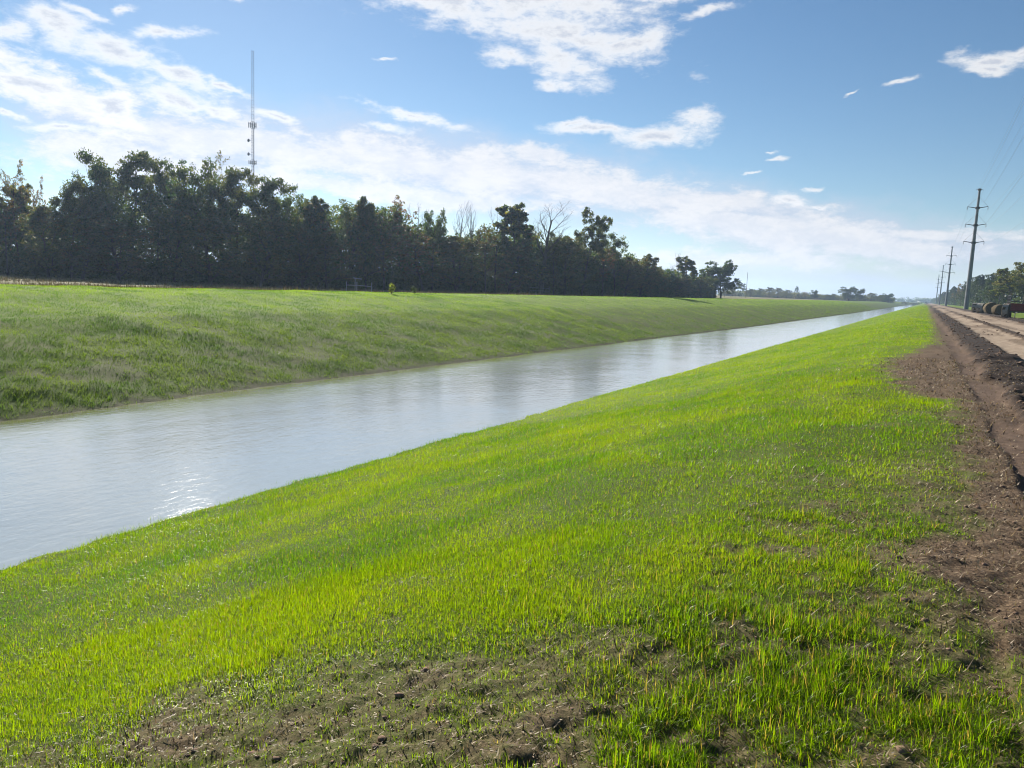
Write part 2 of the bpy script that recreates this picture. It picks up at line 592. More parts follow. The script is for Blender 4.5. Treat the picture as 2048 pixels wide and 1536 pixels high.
def polar_pts(n, r0, r1, t0, t1, p=1.0):
    """random points, density falling as r**-p"""
    u = rng.random(n)
    e = 2 - p
    r = (r0 ** e + u * (r1 ** e - r0 ** e)) ** (1 / e) if abs(e) > 1e-6 else r0 * (r1 / r0) ** u
    t = np.radians(t0 + rng.random(n) * (t1 - t0))
    return r * np.sin(t), r * np.cos(t), r


def grass_colour(x, y, n):
    """yellow-green to deep green in drifts, with a few straw blades"""
    k = fbm(x * .9, y * .5, 91, 4)
    k2 = fbm(x * .25, y * .12, 95, 3)
    t = np.clip((k - .5) * 1.9 + (k2 - .5) * 1.3 + .66 + rng.normal(0, .16, n), 0, 1)[:, None]
    lush = np.array([.068, .165, .004])
    yel = np.array([.155, .245, .005])
    c = lush * (1 - t) + yel * t
    c *= (.6 + .75 * rng.random(n))[:, None]
    dead = rng.random(n) < .05 + .10 * sstep(-2.2, .2, x) * sstep(9, 4, y)
    c[dead] = np.array([.24, .20, .10]) * (.7 + .6 * rng.random(dead.sum()))[:, None]
    return c


def near_grass(ntuft, r0, r1, per, seg, p, lenk, t0=-78, t1=24):
    x, y, r = polar_pts(ntuft, r0, r1, t0, t1, p)
    cv = cover(x, y)
    ok = (rng.random(ntuft) < np.clip(cv, 0, 1) ** 1.3) & (x > -11.7) & (x < 8)
    x, y, r, cv = x[ok], y[ok], r[ok], cv[ok]
    big = fbm(x * 1.3, y * 1.1, 71, 3)
    hgt = (.056 + .036 * np.clip((big - .32) * 2.4, 0, 1)) * (.55 + .45 * cv) * rng.uniform(.7, 1.3, len(x))
    nb = per
    tuft = sstep(5.2, 3.0, y) * sstep(-1.5, -.6, x)
    hgt = hgt * (.58 + .12 * sstep(6, 14, r) + .42 * tuft) * np.clip(np.exp(rng.normal(-.05, .28, len(x))), .5, 1.8)
    X = np.repeat(x, nb); Y = np.repeat(y, nb); R = np.repeat(r, nb); H = np.repeat(hgt, nb)
    n = len(X)
    sp = np.clip(.030 + .006 * R, 0, .2)
    az = rng.uniform(0, 2 * np.pi, n)
    off = np.abs(rng.normal(0, 1, n)) * sp
    bx, by = X + np.sin(az) * off, Y + np.cos(az) * off
    k = bx > -11.75
    bx, by, az, off, H, R, sp = bx[k], by[k], az[k], off[k], H[k], R[k], sp[k]
    n = len(bx)
    bz = hfull(bx, by) - .006
    lean = np.clip(.5 + .42 * off / sp + rng.normal(0, .45, n), .02, 1.55)
    az2 = az + rng.normal(0, 1.0, n)
    ln = H * rng.uniform(.4, 1.2, n) * (lenk + .008 * R)
    wd = .0033 * np.maximum(1, R / 3.8) ** .74 * rng.uniform(.7, 1.3, n)
    c = grass_colour(bx, by, n)
    return blades(np.stack([bx, by, bz], 1), az2, lean, ln, wd, c, seg)


parts = [near_grass(62000, 1.0, 4.2, 9, 2, 1.0, 1.0, -88, 40),
         near_grass(95000, 4.2, 6.5, 9, 1, 1.0, 1.0, -82, 30),
         near_grass(270000, 6.5, 22, 7, 1, 1.35, .9),
         near_grass(130000, 22, 90, 5, 1, 1.7, 1.0, -36, 8),
         near_grass(22000, 90, 420, 5, 1, 1.9, 1.0, -10, 3)]
V, L_, S_, C_ = merge(parts)
tag(link('grass', mesh_np('grass', V, L_, S_, MAT['grass'], False, C_)), 'bright yellow-green young grass on the near canal bank', 'grass', kind='stuff')


def far_grass(n, r0, r1, p, t0, t1):
    x, y, r = polar_pts(n, r0, r1, t0, t1, p)
    s = x - far_edge(y)
    ok = (s < .1) & (s > -26)
    cv = cover(x, y)
    ok &= rng.random(n) < np.clip(cv, .0, 1)
    x, y, r, s, cv = x[ok], y[ok], r[ok], s[ok], cv[ok]
    X = np.repeat(x, 5); Y = np.repeat(y, 5); R = np.repeat(r, 5); SS = np.repeat(s, 5); CV = np.repeat(cv, 5)
    n = len(X)
    X = X + rng.normal(0, .10, n) * (R / 30) ** .5
    Y = Y + rng.normal(0, .10, n) * (R / 30) ** .5
    Z = hfull(X, Y) - .02
    k = fbm(X * .6, Y * .6, 101, 4)
    t = np.clip((k - .5) * 3 + .5 + rng.normal(0, .2, n), 0, 1)[:, None]
    c = np.array([.08, .165, .018]) * (1 - t) + np.array([.20, .30, .03]) * t
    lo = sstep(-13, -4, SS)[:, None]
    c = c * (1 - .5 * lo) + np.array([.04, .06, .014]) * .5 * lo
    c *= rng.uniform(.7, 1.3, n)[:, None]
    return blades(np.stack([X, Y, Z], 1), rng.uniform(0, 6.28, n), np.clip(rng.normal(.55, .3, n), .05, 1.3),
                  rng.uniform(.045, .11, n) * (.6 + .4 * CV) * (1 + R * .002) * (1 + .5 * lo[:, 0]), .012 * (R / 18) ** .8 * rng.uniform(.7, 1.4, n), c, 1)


V, L_, S_, C_ = merge([far_grass(150000, 22, 75, 1.2, -75, -12), far_grass(90000, 75, 420, 1.7, -40, 0)])
tag(link('grass', mesh_np('grass_far', V, L_, S_, MAT['grass_far'], False, C_)), 'patchy mottled green grass on the far canal bank', 'grass', kind='stuff')


def dry_weeds():
    x, y, r = polar_pts(60000, 45, 170, -72, -12, 1.0)
    s = x - far_edge(y)
    n0 = fbm(x * .12, y * .12, 111, 3)
    ok = (s < -24) & (s > -85) & (rng.random(len(x)) < sstep(.42, .6, n0) + .12)
    x, y, r, n0 = x[ok], y[ok], r[ok], n0[ok]
    n = len(x)
    z = hfull(x, y)
    c = np.array([[.17, .14, .06], [.13, .095, .055], [.10, .11, .035], [.20, .18, .10]])[rng.integers(0, 4, n)] * rng.uniform(.6, 1.3, n)[:, None]
    tall = sstep(.5, .7, n0) * sstep(-60, -30, x)
    return blades(np.stack([x, y, z], 1), rng.uniform(0, 6.28, n), np.clip(rng.normal(.35, .25, n), 0, 1.2), rng.uniform(.15, .45, n) * (1 + 1.0 * tall),
                  rng.uniform(.05, .13, n), c, 1)


V, L_, S_, C_ = dry_weeds()
tag(link('dry_weeds', mesh_np('dry_weeds', V, L_, S_, MAT['straw'], False, C_)), 'tan and brown dry weeds between the far bank and the woods', 'weeds', kind='stuff')


def straw_bits():
    x, y, r = polar_pts(230000, 1.0, 26, -85, 24, 1.3)
    cv = cover(x, y)
    road, dark, strip = soil_masks(x, y)
    ok = (rng.random(len(x)) < (1 - cv) * (1 - strip * .9) * (1 - .7 * dark) + .12) & (x > -6) & (x < 2.3)
    x, y, r = x[ok], y[ok], r[ok]
    n = len(x)
    z = hfull(x, y) + rng.uniform(-.002, .008, n)
    ln = rng.uniform(.010, .036, n) * (1 + r * .03) * np.where(rng.random(n) < .06, 2.4, 1)
    pal = np.array([[.44, .35, .21], [.30, .22, .13], [.15, .10, .06], [.06, .04, .025], [.13, .12, .035]])
    c = pal[rng.choice(5, n, p=[.3, .28, .2, .11, .11])] * rng.uniform(.7, 1.2, n)[:, None]
    return blades(np.stack([x, y, z], 1), rng.uniform(0, 6.28, n), np.clip(rng.normal(.85, .3, n), .1, 1.2), ln,
                  rng.uniform(.004, .0085, n) * np.maximum(1, r / 3.5) ** .75, c, 1)


V, L_, S_, C_ = straw_bits()
tag(link('straw', mesh_np('straw', V, L_, S_, MAT['straw'], False, C_)), 'dead straw scraps scattered over the bare soil', 'straw', kind='stuff')

# clods of soil
bm_v = np.array([(0, 0, 1), (.894, 0, .447), (.276, .851, .447), (-.724, .526, .447), (-.724, -.526, .447), (.276, -.851, .447),
                 (.724, .526, -.447), (-.276, .851, -.447), (-.894, 0, -.447), (-.276, -.851, -.447), (.724, -.526, -.447), (0, 0, -1)])
ICO_F = np.array([(0, 1, 2), (0, 2, 3), (0, 3, 4), (0, 4, 5), (0, 5, 1), (1, 6, 2), (2, 7, 3), (3, 8, 4), (4, 9, 5), (5, 10, 1),
                  (6, 7, 2), (7, 8, 3), (8, 9, 4), (9, 10, 5), (10, 6, 1), (11, 7, 6), (11, 8, 7), (11, 9, 8), (11, 10, 9), (11, 6, 10)])


def clods(n, r0, r1, p, t0, t1):
    x, y, r = polar_pts(n, r0, r1, t0, t1, p)
    cv = cover(x, y)
    road, dark, strip = soil_masks(x, y)
    w = (1 - cv) * (1 - strip * .93) * (1 - road * .9) * .35 + dark * (x > 1.2) * 1.0
    ok = (rng.random(n) < w * sstep(.35, .6, fbm(x * 3, y * 3, 121, 2))) & (x > -6) & (x < 10.5)
    x, y, r, dark = x[ok], y[ok], r[ok], dark[ok] * (x[ok] > 1.2)
    n = len(x)
    sz = np.exp(rng.normal(-5.15, .55, n)) * (1 + .6 * dark) * (1 + r * .035)
    sz = np.minimum(sz, np.minimum(.012 + .0045 * r, .085))
    z = hfull(x, y) + sz * .1
    V = bm_v[None] * rng.uniform(.55, 1.35, (n, 12, 1)) * sz[:, None, None] * np.array([1.2, 1, .6])
    a_ = rng.uniform(0, 6.28, n)
    ca, sa = np.cos(a_)[:, None], np.sin(a_)[:, None]
    vx = V[:, :, 0] * ca - V[:, :, 1] * sa
    vy = V[:, :, 0] * sa + V[:, :, 1] * ca
    V = np.stack([vx + x[:, None], vy + y[:, None], V[:, :, 2] + z[:, None]], 2).reshape(-1, 3)
    L = (np.arange(n)[:, None] * 12 + ICO_F.ravel()[None]).ravel()
    return V, L, np.arange(0, len(L), 3), np.ones((len(V), 3))


V, L_, S_, C_ = merge([clods(26000, 1.0, 9, 1.1, -80, 40), clods(60000, 9, 130, 1.6, -8, 30)])
tag(link('soil_clods', mesh_np('soil_clods', V, L_, S_, MAT['clod'], False, None)), 'dark crumbled soil clods along the verge and berms', 'soil', kind='stuff')

# ------------------------------------------------------------------ trees


class Tree:
    """prototype grown at unit height"""

    def __init__(s, seed):
        s.r = np.random.default_rng(seed)
        s.tv, s.tf, s.tips = [], [], []
        s.nv = 0

    def tube(s, pts, r0, r1, n):
        m = len(pts)
        ang = np.arange(n) * 2 * np.pi / n
        d = np.gradient(pts, axis=0)
        d /= np.linalg.norm(d, axis=1)[:, None] + 1e-9
        ref = np.where(np.abs(d[:, 2:3]) > .9, np.array([[1.0, 0, 0]]), np.array([[0, 0, 1.0]]))
        a = np.cross(d, ref)
        a /= np.linalg.norm(a, axis=1)[:, None] + 1e-9
        b = np.cross(d, a)
        rad = np.linspace(r0, r1, m)[:, None, None]
        V = pts[:, None] + rad * (a[:, None] * np.cos(ang)[None, :, None] + b[:, None] * np.sin(ang)[None, :, None])
        s.tv.append(V.reshape(-1, 3))
        i, k = np.meshgrid(np.arange(m - 1), np.arange(n), indexing='ij')
        q = np.stack([i * n + k, i * n + (k + 1) % n, (i + 1) * n + (k + 1) % n, (i + 1) * n + k], 2).reshape(-1, 4) + s.nv
        s.tf.append(q)
        s.nv += m * n

    def grow(s, p, d, L, rad, lev, cfg):
        m = (7, 6, 5, 4)[min(lev, 3)]
        pts = [p]
        d = d / np.linalg.norm(d)
        for k in range(m - 1):
            d = d + s.r.normal(0, cfg['wob'][lev], 3) + np.array([0, 0, cfg['up'][lev]])
            d = d / np.linalg.norm(d)
            pts.append(pts[-1] + d * L / (m - 1))
        pts = np.array(pts)
        s.tube(pts, rad, rad * cfg['tap'][lev], (7, 5, 4, 3)[min(lev, 3)])
        if lev == cfg['levels']:
            s.tips.append((pts[-1], L))
            s.tips.append((pts[-2], L))
            return
        n = cfg['kids'][lev]
        for k in range(n):
            t = cfg['t0'][lev] + (1 - cfg['t0'][lev]) * (k + s.r.random()) / n
            f = t * (m - 1)
            i = min(int(f), m - 2)
            q = pts[i] + (pts[i + 1] - pts[i]) * (f - i)
            ax = pts[i + 1] - pts[i]
            ax = ax / np.linalg.norm(ax)
            az = 2.4 * k + s.r.uniform(-.6, .6)
            e1 = np.cross(ax, [.3, .2, .9] if abs(ax[2]) < .9 else [1, 0, 0])
            e1 /= np.linalg.norm(e1)
            e2 = np.cross(ax, e1)
            sp = cfg['ang'][lev] * s.r.uniform(.75, 1.25)
            nd = ax * math.cos(sp) + (e1 * math.cos(az) + e2 * math.sin(az)) * math.sin(sp)
            ll = L * cfg['len'][lev] * s.r.uniform(.7, 1.2) * (cfg['shape'](t) if lev == 0 else (1.1 - .45 * t))
            rr_ = max(rad * (1 - t * (1 - cfg['tap'][lev])) * cfg['rk'][lev], .0006)
            s.grow(q, nd, ll, rr_, lev + 1, cfg)
        if lev > 0:
            s.tips.append((pts[-1], L * .5))

    def leaves(s, per, size, spread, cols, keep=1.0):
        tips = np.array([t[0] for t in s.tips])
        tl = np.array([t[1] for t in s.tips])
        k = s.r.random(len(tips)) < keep
        tips, tl = tips[k], tl[k]
        n = len(tips) * per
        c0 = np.repeat(tips, per, 0)
        d = s.r.normal(0, 1, (n, 3))
        d = d / np.linalg.norm(d, axis=1)[:, None] * s.r.uniform(.35, 1.0, (n, 1)) ** .6
        cen = c0 + d * spread * np.repeat(s.r.uniform(.6, 1.3, len(tips)), per)[:, None] * np.array([1, 1, .65])
        return leaf_cards(s.r, cen, size, cols, np.repeat(s.r.random(len(tips)), per))

    def meshes(s, name, leaf=None):
        V = np.concatenate(s.tv)
        Q = np.concatenate(s.tf)
        z = V[:, 2].max() if leaf is None else max(leaf[0][:, 2].max(), V[:, 2].max())
        V = V / z
        tm = mesh_np(name + '_wood', V, Q.ravel(), np.arange(0, Q.size, 4), MAT['bark'], True)
        w = np.percentile(np.abs(V[:, 0]), 97) * 2
        cm = None
        if leaf is not None:
            v, l, st, c = leaf
            v = v / z
            cm = mesh_np(name + '_leaves', v, l, st, MAT['leaves'], False, c)
            w = np.percentile(np.abs(v[:, 0]), 97) * 2
        return tm, cm, w


def leaf_cards(r, cen, size, cols, key):
    n = len(cen)
    nrm = r.normal(0, 1, (n, 3)) + np.array([0, 0, .5])
    nrm /= np.linalg.norm(nrm, axis=1)[:, None]
    a = np.cross(nrm, r.normal(0, 1, (n, 3)))
    a /= np.linalg.norm(a, axis=1)[:, None] + 1e-9
    b = np.cross(nrm, a)
    sz = size * r.uniform(.55, 1.4, n)[:, None]
    bend = nrm * sz * r.uniform(-.35, .35, n)[:, None]
    v = np.stack([cen - a * sz * .6, cen - b * sz * .32 + bend, cen + a * sz * .6, cen + b * sz * .38 + bend], 1).reshape(-1, 3)
    cols = np.array(cols)
    idx = np.clip((key * len(cols)).astype(int), 0, len(cols) - 1)
    c = cols[idx] * r.uniform(.65, 1.35, n)[:, None]
    return v, np.arange(n * 4), np.arange(0, n * 4, 4), np.repeat(c, 4, 0)


GREEN = [(0.039, 0.065, 0.023), (0.055, 0.081, 0.026), (0.072, 0.094, 0.029), (0.098, 0.104, 0.034)]
OLIVE = [(0.065, 0.078, 0.026), (0.098, 0.098, 0.031), (0.130, 0.117, 0.036), (0.117, 0.085, 0.031)]
RUST = [(0.111, 0.072, 0.031), (0.156, 0.078, 0.034), (0.078, 0.072, 0.029), (0.130, 0.098, 0.039)]
YELL = [(0.058, 0.085, 0.026), (0.169, 0.150, 0.039), (0.130, 0.130, 0.036), (0.078, 0.091, 0.029)]
PINE = [(0.029, 0.055, 0.023), (0.039, 0.068, 0.026), (0.052, 0.075, 0.029)]


def cfg(**k):
    c = dict(levels=3, kids=(11, 6, 5), t0=(.35, .25, .2), ang=(.95, .8, .75), len=(.55, .5, .5), rk=(.5, .55, .6), tap=(.3, .3, .35, .4),
             wob=(.06, .13, .18, .2), up=(.02, .07, .05, .04), shape=lambda t: 1.15 - .65 * t)
    c.update(k)
    return c


PROTO = {}
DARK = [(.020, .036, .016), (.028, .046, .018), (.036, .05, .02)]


def make_proto(kind, seed, conf, leaf, lean=(0, 0, 1)):
    t = Tree(seed)
    t.grow(np.array([0, 0, -.01]), np.array(lean, float), 1.0 * conf.get('H', .8), conf.get('rad', .018), 0, conf)
    lf = t.leaves(*leaf) if leaf else None
    PROTO.setdefault(kind, []).append(t.meshes(kind + str(seed), lf))


for sd in (1, 2, 3):
    make_proto('oak', sd, cfg(kids=(12, 6, 3), t0=(.38, .3, .35), len=(.55, .55, .5)), (26, .017, .048, GREEN + OLIVE[:2], .8))
for sd in (4, 5, 6):
    make_proto('dense', sd, cfg(kids=(20, 6, 4), t0=(.08, .2, .2), len=(.36, .5, .5), up=(.02, .05, .05, .02), H=.95,
                                shape=lambda t: .75 + .5 * math.sin(math.pi * min(1, t * 1.1)) - .35 * t), (15, .017, .04, GREEN + OLIVE))
for sd in (7, 8):
    make_proto('rust', sd, cfg(kids=(13, 6, 5), t0=(.25, .2, .2), len=(.42, .5, .5), up=(.03, .14, .1, .05), H=.9, rad=.013), (5, .019, .022, RUST + OLIVE[:2], .8))
for sd in (9, 10, 11):
    make_proto('bare', sd, cfg(kids=(9, 6, 6), t0=(.42, .25, .15), len=(.5, .5, .55), ang=(.55, .55, .6), up=(.02, .16, .14, .1), wob=(.06, .1, .14, .16), H=.78, rad=.014,
                               tap=(.25, .25, .25, .3), rk=(.6, .5, .5)), None)
for sd in (20, 21):
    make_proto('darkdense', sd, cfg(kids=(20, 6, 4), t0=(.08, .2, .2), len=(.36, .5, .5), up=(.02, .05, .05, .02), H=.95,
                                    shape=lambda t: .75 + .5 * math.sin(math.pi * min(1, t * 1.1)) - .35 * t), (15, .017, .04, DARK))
make_proto('sparse', 12, cfg(kids=(10, 6, 5), t0=(.55, .25, .2), len=(.36, .5, .5), up=(.02, .12, .08, .05), H=.85, rad=.014), (3, .015, .018, OLIVE, .75))
make_proto('sparse', 15, cfg(kids=(11, 6, 5), t0=(.45, .25, .2), len=(.36, .5, .5), up=(.02, .14, .08, .05), H=.85, rad=.013), (3, .016, .02, OLIVE + RUST, .7))
for sd in (13, 16):
    make_proto('pine', sd, cfg(kids=(14, 6, 4), t0=(.58, .25, .2), len=(.32, .5, .5), ang=(1.25, .8, .7), up=(.01, .03, .05, .05), H=.95, rad=.014,
                               shape=lambda t: 1.1 - .5 * t), (9, .022, .02, PINE))
make_proto('round', 14, cfg(kids=(24, 7, 5), t0=(.13, .2, .2), len=(.46, .5, .5), ang=(1.1, .8, .75), up=(.02, .05, .04, .02), H=.85, rad=.022,
                            shape=lambda t: .85 + .3 * math.sin(math.pi * t) - .15 * t), (12, .022, .036, GREEN + YELL[:1]))
make_proto('yellow', 17, cfg(kids=(15, 6, 5), t0=(.34, .2, .2), len=(.34, .5, .5), ang=(1.0, .8, .75), H=.88, rad=.012), (7, .026, .026, YELL + RUST[:1] + GREEN[:2]))
make_proto('leaning', 18, cfg(kids=(16, 6, 5), t0=(.2, .2, .2), len=(.30, .5, .5), ang=(1.0, .8, .75), up=(.03, .05, .04, .02), wob=(.05, .13, .18, .2), H=.9, rad=.016,
                              shape=lambda t: 1.0 - .2 * t), (16, .018, .036, GREEN + OLIVE[:2]), (.22, .1, 1))


def tree(kind, px, top, width, depth, label, cat='tree', group=None, name=None, variant=None, zb=None, rz=None):
    x, y, h = stand(px, top, depth)
    zb = float(base_h(np.array([x]), np.array([y]))[0]) if zb is None else zb
    h = h - zb
    ps = PROTO[kind]
    tm, cm, w = ps[(variant if variant is not None else random.randrange(len(ps))) % len(ps)]
    nm = name or {'oak': 'oak_tree', 'bare': 'bare_tree', 'pine': 'pine_tree'}.get(kind, 'tree')
    o = thing(nm, (x, y, zb - .1), label, cat, group, random.uniform(-.5, .5) if rz is None else rz)
    wm = width * depth / FPX
    sx = wm / (w * 1.0)
    a = link('trunk', tm, o)
    ks = [a]
    if cm is not None:
        ks.append(link('crown', cm, o))
    for k in ks:
        k.scale = (sx, sx, h)
    return o


G1 = 'woodland trees across the canal'
LEFT = [
    ('sparse', 32, 312, 78, 119, 'thin tall tree with open feathery crown and long bare trunk, farthest left in the woods'),
    ('sparse', 76, 347, 40, 128, 'small sparse reddish treetop just right of the feathery tall tree'),
    ('rust', 8, 385, 85, 116, 'brown-leaved low tree at the left edge of the photo'),
    ('yellow', 52, 362, 75, 124, 'olive-gold leafy tree behind the long bare trunk at far left'),
    ('dense', 92, 408, 90, 113, 'dark bushy tree right of the bare trunk at far left'),
    ('oak', 136, 350, 80, 117, 'mid-height leafy tree on the left shoulder of the tall oaks'),
    ('oak', 184, 292, 135, 121, 'tall broad oak, left one of the two highest crowns'),
    ('oak', 255, 291, 125, 123, 'tallest rust-tinged oak crown in the woods'),
    ('oak', 312, 312, 95, 121, 'oak forming the right shoulder of the tallest clump, left of the sky notch'),
    ('dense', 160, 420, 110, 113, 'dark low tree in front of the two highest oaks'),
    ('dense', 235, 440, 120, 111, 'dark wide understorey tree below the rust-tinged oak'),
    ('dense', 345, 375, 90, 117, 'lower tree filling the notch between the two tall oak clumps'),
    ('oak', 398, 316, 110, 119, 'hazy tall oak right of the sky notch'),
    ('sparse', 437, 298, 70, 124, 'pale twiggy treetop poking above the oaks left of the radio mast'),
    ('oak', 470, 325, 95, 119, 'tall oak just left of the radio mast'),
    ('oak', 536, 346, 95, 117, 'oak with stepped crown just right of the radio mast'),
    ('dense', 420, 430, 120, 110, 'dark tree below the hazy oaks left of the mast'),
    ('dense', 520, 425, 110, 110, 'dark green tree in front of the foot of the mast'),
    ('sparse', 585, 378, 40, 124, 'wispy thin treetop in the dip right of the mast'),
    ('dense', 606, 385, 95, 121, 'fuzzy grey-green tree right of the mast oaks'),
    ('yellow', 640, 392, 75, 122, 'olive tree with a soft lumpy top left of the green one'),
    ('dense', 696, 387, 95, 126, 'green tree with the highest top in the middle of the woods'),
    ('dense', 605, 450, 85, 116, 'pale-topped round tree low in the woods right of the mast'),
    ('dense', 735, 405, 75, 127, 'dark green tree with one side sloping down toward bare twigs'),
    ('dense', 655, 470, 110, 118, 'dark low tree left of the pipe gate'),
    ('bare', 772, 402, 60, 132, 'low twiggy leafless tree beside the dark green slope'),
    ('rust', 812, 391, 85, 136, 'tall twiggy tree with scattered red-brown leaves'),
    ('bare', 838, 398, 60, 138, 'leafless tree close behind the red-brown twiggy one'),
    ('oak', 868, 414, 55, 137, 'small dark leafy crown right of the red-brown twiggy tree'),
    ('rust', 770, 455, 100, 128, 'brown tree behind the pipe gate'),
    ('rust', 850, 465, 95, 132, 'brown-olive tree with a pale left edge behind the yellow sapling'),
    ('bare', 922, 394, 42, 143, 'bare snag on the left of a forked leafless pair'),
    ('bare', 948, 397, 46, 145, 'bare snag on the right of a forked leafless pair'),
    ('dense', 915, 470, 100, 138, 'dark broad tree under the leafless pair'),
    ('bare', 997, 404, 42, 150, 'thin leafless tree between the bare pair and the rusty-green tree'),
    ('rust', 975, 450, 75, 146, 'short red-brown tree below the thin leafless one'),
    ('yellow', 1045, 400, 90, 152, 'rusty-green leafy tree left of the bare fan-shaped one'),
    ('bare', 1090, 391, 85, 157, 'large bare tree with branches spread like a fan'),
    ('dense', 1020, 480, 90, 148, 'dark tree at the foot of the rusty-green one'),
    ('yellow', 1082, 520, 50, 150, 'light yellow-green bush-like tree low under the bare fan'),
    ('oak', 1113, 458, 60, 160, 'small open leafy tree right of the bare fan'),
    ('leaning', 1172, 413, 90, 168, 'dense tree with its top leaning to the right'),
    ('dense', 1135, 470, 80, 163, 'pale brown-green tree leaning on the left of the right-leaning tree'),
    ('oak', 1236, 462, 75, 186, 'round-topped dark tree right of the leaning one'),
    ('rust', 1210, 490, 75, 178, 'brown tree between the leaning and the round-topped trees'),
    ('dense', 1284, 505, 65, 205, 'bushy tree with two lumps stepping down to the right'),
    ('dense', 1255, 510, 70, 190, 'dark tree low under the round-topped one'),
    ('dense', 1315, 530, 50, 222, 'small dark tree on the descending end of the woods'),
    ('bare', 1340, 528, 60, 235, 'low hazy leafless thicket tree near the end of the woods'),
    ('bare', 1362, 500, 24, 245, 'slender bare tree beside the golden one'),
    ('yellow', 1380, 510, 46, 250, 'golden-brown tree with its dark trunk showing'),
    ('dense', 1352, 552, 60, 238, 'dark low bush tree left of the golden tree trunk'),
    ('dense', 1405, 552, 50, 262, 'dark low tree between the golden tree and the last round tree'),
    ('yellow', 1424, 535, 40, 292, 'yellowish side tree pressed against the last round tree'),
    ('round', 1447, 518, 66, 285, 'dense round tree standing last at the right end of the woods'),
]
for k in LEFT:
    tree(*k[:5], k[5], 'tree', G1)

G2 = 'small trees far off beyond the bank'
FAR = [
    ('pine', 1481, 564, 18, 640, 'flat-topped pine left of the slim far pole'),
    ('dense', 1466, 577, 20, 600, 'low dark tree right behind the last round tree of the woods'),
    ('dense', 1502, 577, 20, 640, 'small brownish tree just right of the slim far pole'),
    ('dense', 1521, 576, 18, 650, 'dark rounded tree second right of the slim far pole'),
    ('dense', 1540, 574, 24, 660, 'wider dark tree left of the middle of the far row'),
    ('dense', 1557, 575, 22, 670, 'dark tree a little left of the taller far pine'),
    ('dense', 1575, 579, 22, 680, 'low dark tree under the taller far pine on its left'),
    ('pine', 1593, 571, 12, 690, 'umbrella-topped pine rising above the far row'),
    ('rust', 1612, 583, 20, 660, 'greyish brown tree right of the umbrella pine'),
    ('round', 1630, 579, 16, 650, 'dark egg-shaped tree standing clear in the far row'),
    ('dense', 1650, 588, 22, 700, 'low dark tree right of the egg-shaped one'),
    ('dense', 1668, 587, 18, 700, 'low tree in the gap before the big far pair'),
    ('round', 1700, 572, 32, 640, 'large rounded tree, left of the big far pair'),
    ('round', 1722, 576, 22, 645, 'rounded tree, right of the big far pair'),
    ('dense', 1743, 585, 26, 690, 'dark tree right of the big far pair'),
    ('dense', 1760, 589, 16, 700, 'lowest tree before the end tree of the far row'),
    ('round', 1778, 586, 24, 680, 'dome-shaped tree ending the far row on the right'),
]
for k in FAR:
    tree(*k[:5], k[5], 'tree', G2)

G3 = 'trees along the right side of the road'
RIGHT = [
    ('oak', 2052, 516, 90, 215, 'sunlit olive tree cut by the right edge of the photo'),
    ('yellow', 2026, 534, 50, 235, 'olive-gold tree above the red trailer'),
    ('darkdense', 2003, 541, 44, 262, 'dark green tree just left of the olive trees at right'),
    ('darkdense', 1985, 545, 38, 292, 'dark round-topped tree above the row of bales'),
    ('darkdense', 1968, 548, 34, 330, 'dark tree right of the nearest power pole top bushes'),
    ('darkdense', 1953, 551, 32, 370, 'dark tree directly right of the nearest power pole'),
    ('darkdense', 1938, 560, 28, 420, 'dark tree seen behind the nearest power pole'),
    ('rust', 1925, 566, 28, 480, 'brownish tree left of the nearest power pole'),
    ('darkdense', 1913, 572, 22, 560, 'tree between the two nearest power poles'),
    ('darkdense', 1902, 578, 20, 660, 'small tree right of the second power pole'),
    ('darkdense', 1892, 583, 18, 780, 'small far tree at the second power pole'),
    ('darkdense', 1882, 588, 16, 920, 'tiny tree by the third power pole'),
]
for k in RIGHT:
    tree(*k[:5], k[5], 'tree', G3)


# the mass of the woods behind and under the trees one can tell apart
def wood_mass(name, poly, deep, n_clump, card, per, rad, label, cols, seed, z0=0.0, hs=1.0):
    r = np.random.default_rng(seed)
    P = np.array([(p[0], p[1]) for p in poly])
    H = np.array([p[2] for p in poly]) * hs
    seg = np.hypot(*np.diff(P, axis=0).T)
    cum = np.concatenate([[0], np.cumsum(seg)])
    s = r.uniform(0, cum[-1], n_clump)
    x = np.interp(s, cum, P[:, 0]); y = np.interp(s, cum, P[:, 1]); h = np.interp(s, cum, H)
    d = r.uniform(0, 1, n_clump) ** 1.6 * deep
    rad0 = np.hypot(x, y)
    x = x * (1 + d / rad0); y = y * (1 + d / rad0)
    hh = h * (.74 + .32 * vnoise(s / (rad * 3), d * 0, 5))
    z = z0 + hh * r.uniform(0, 1, n_clump) ** 1.05
    cr = rad * r.uniform(.6, 1.4, n_clump)
    n = n_clump * per
    dirs = r.normal(0, 1, (n, 3)); dirs /= np.linalg.norm(dirs, axis=1)[:, None]
    cen = np.repeat(np.stack([x, y, z], 1), per, 0) + dirs * (np.repeat(cr, per) * r.uniform(.55, 1.0, n))[:, None] * np.array([1, 1, .85])
    cen[:, 2] = np.maximum(cen[:, 2], z0 + .1)
    key = np.repeat(np.clip(vnoise(s / (rad * 4), z / (rad * 3), 9) * .8 + r.random(n_clump) * .2, 0, .999), per)
    v, l, st, c = leaf_cards(r, cen, card, cols, key)
    o = link(name, mesh_np(name, v, l, st, MAT['leaves'], False, c))
    return tag(o, label, 'woods', kind='stuff')


def gp(px, depth):
    d = ray(px, 604.5 - .041 * (1852 - px))
    p = EYE + d * depth
    return p[0], p[1]


def poly_of(rows):
    out = []
    for px, top, depth in rows:
        x, y, h = stand(px, top, depth)
        gx_, gy_ = gp(px, depth)
        out.append((gx_, gy_, h))
    return out


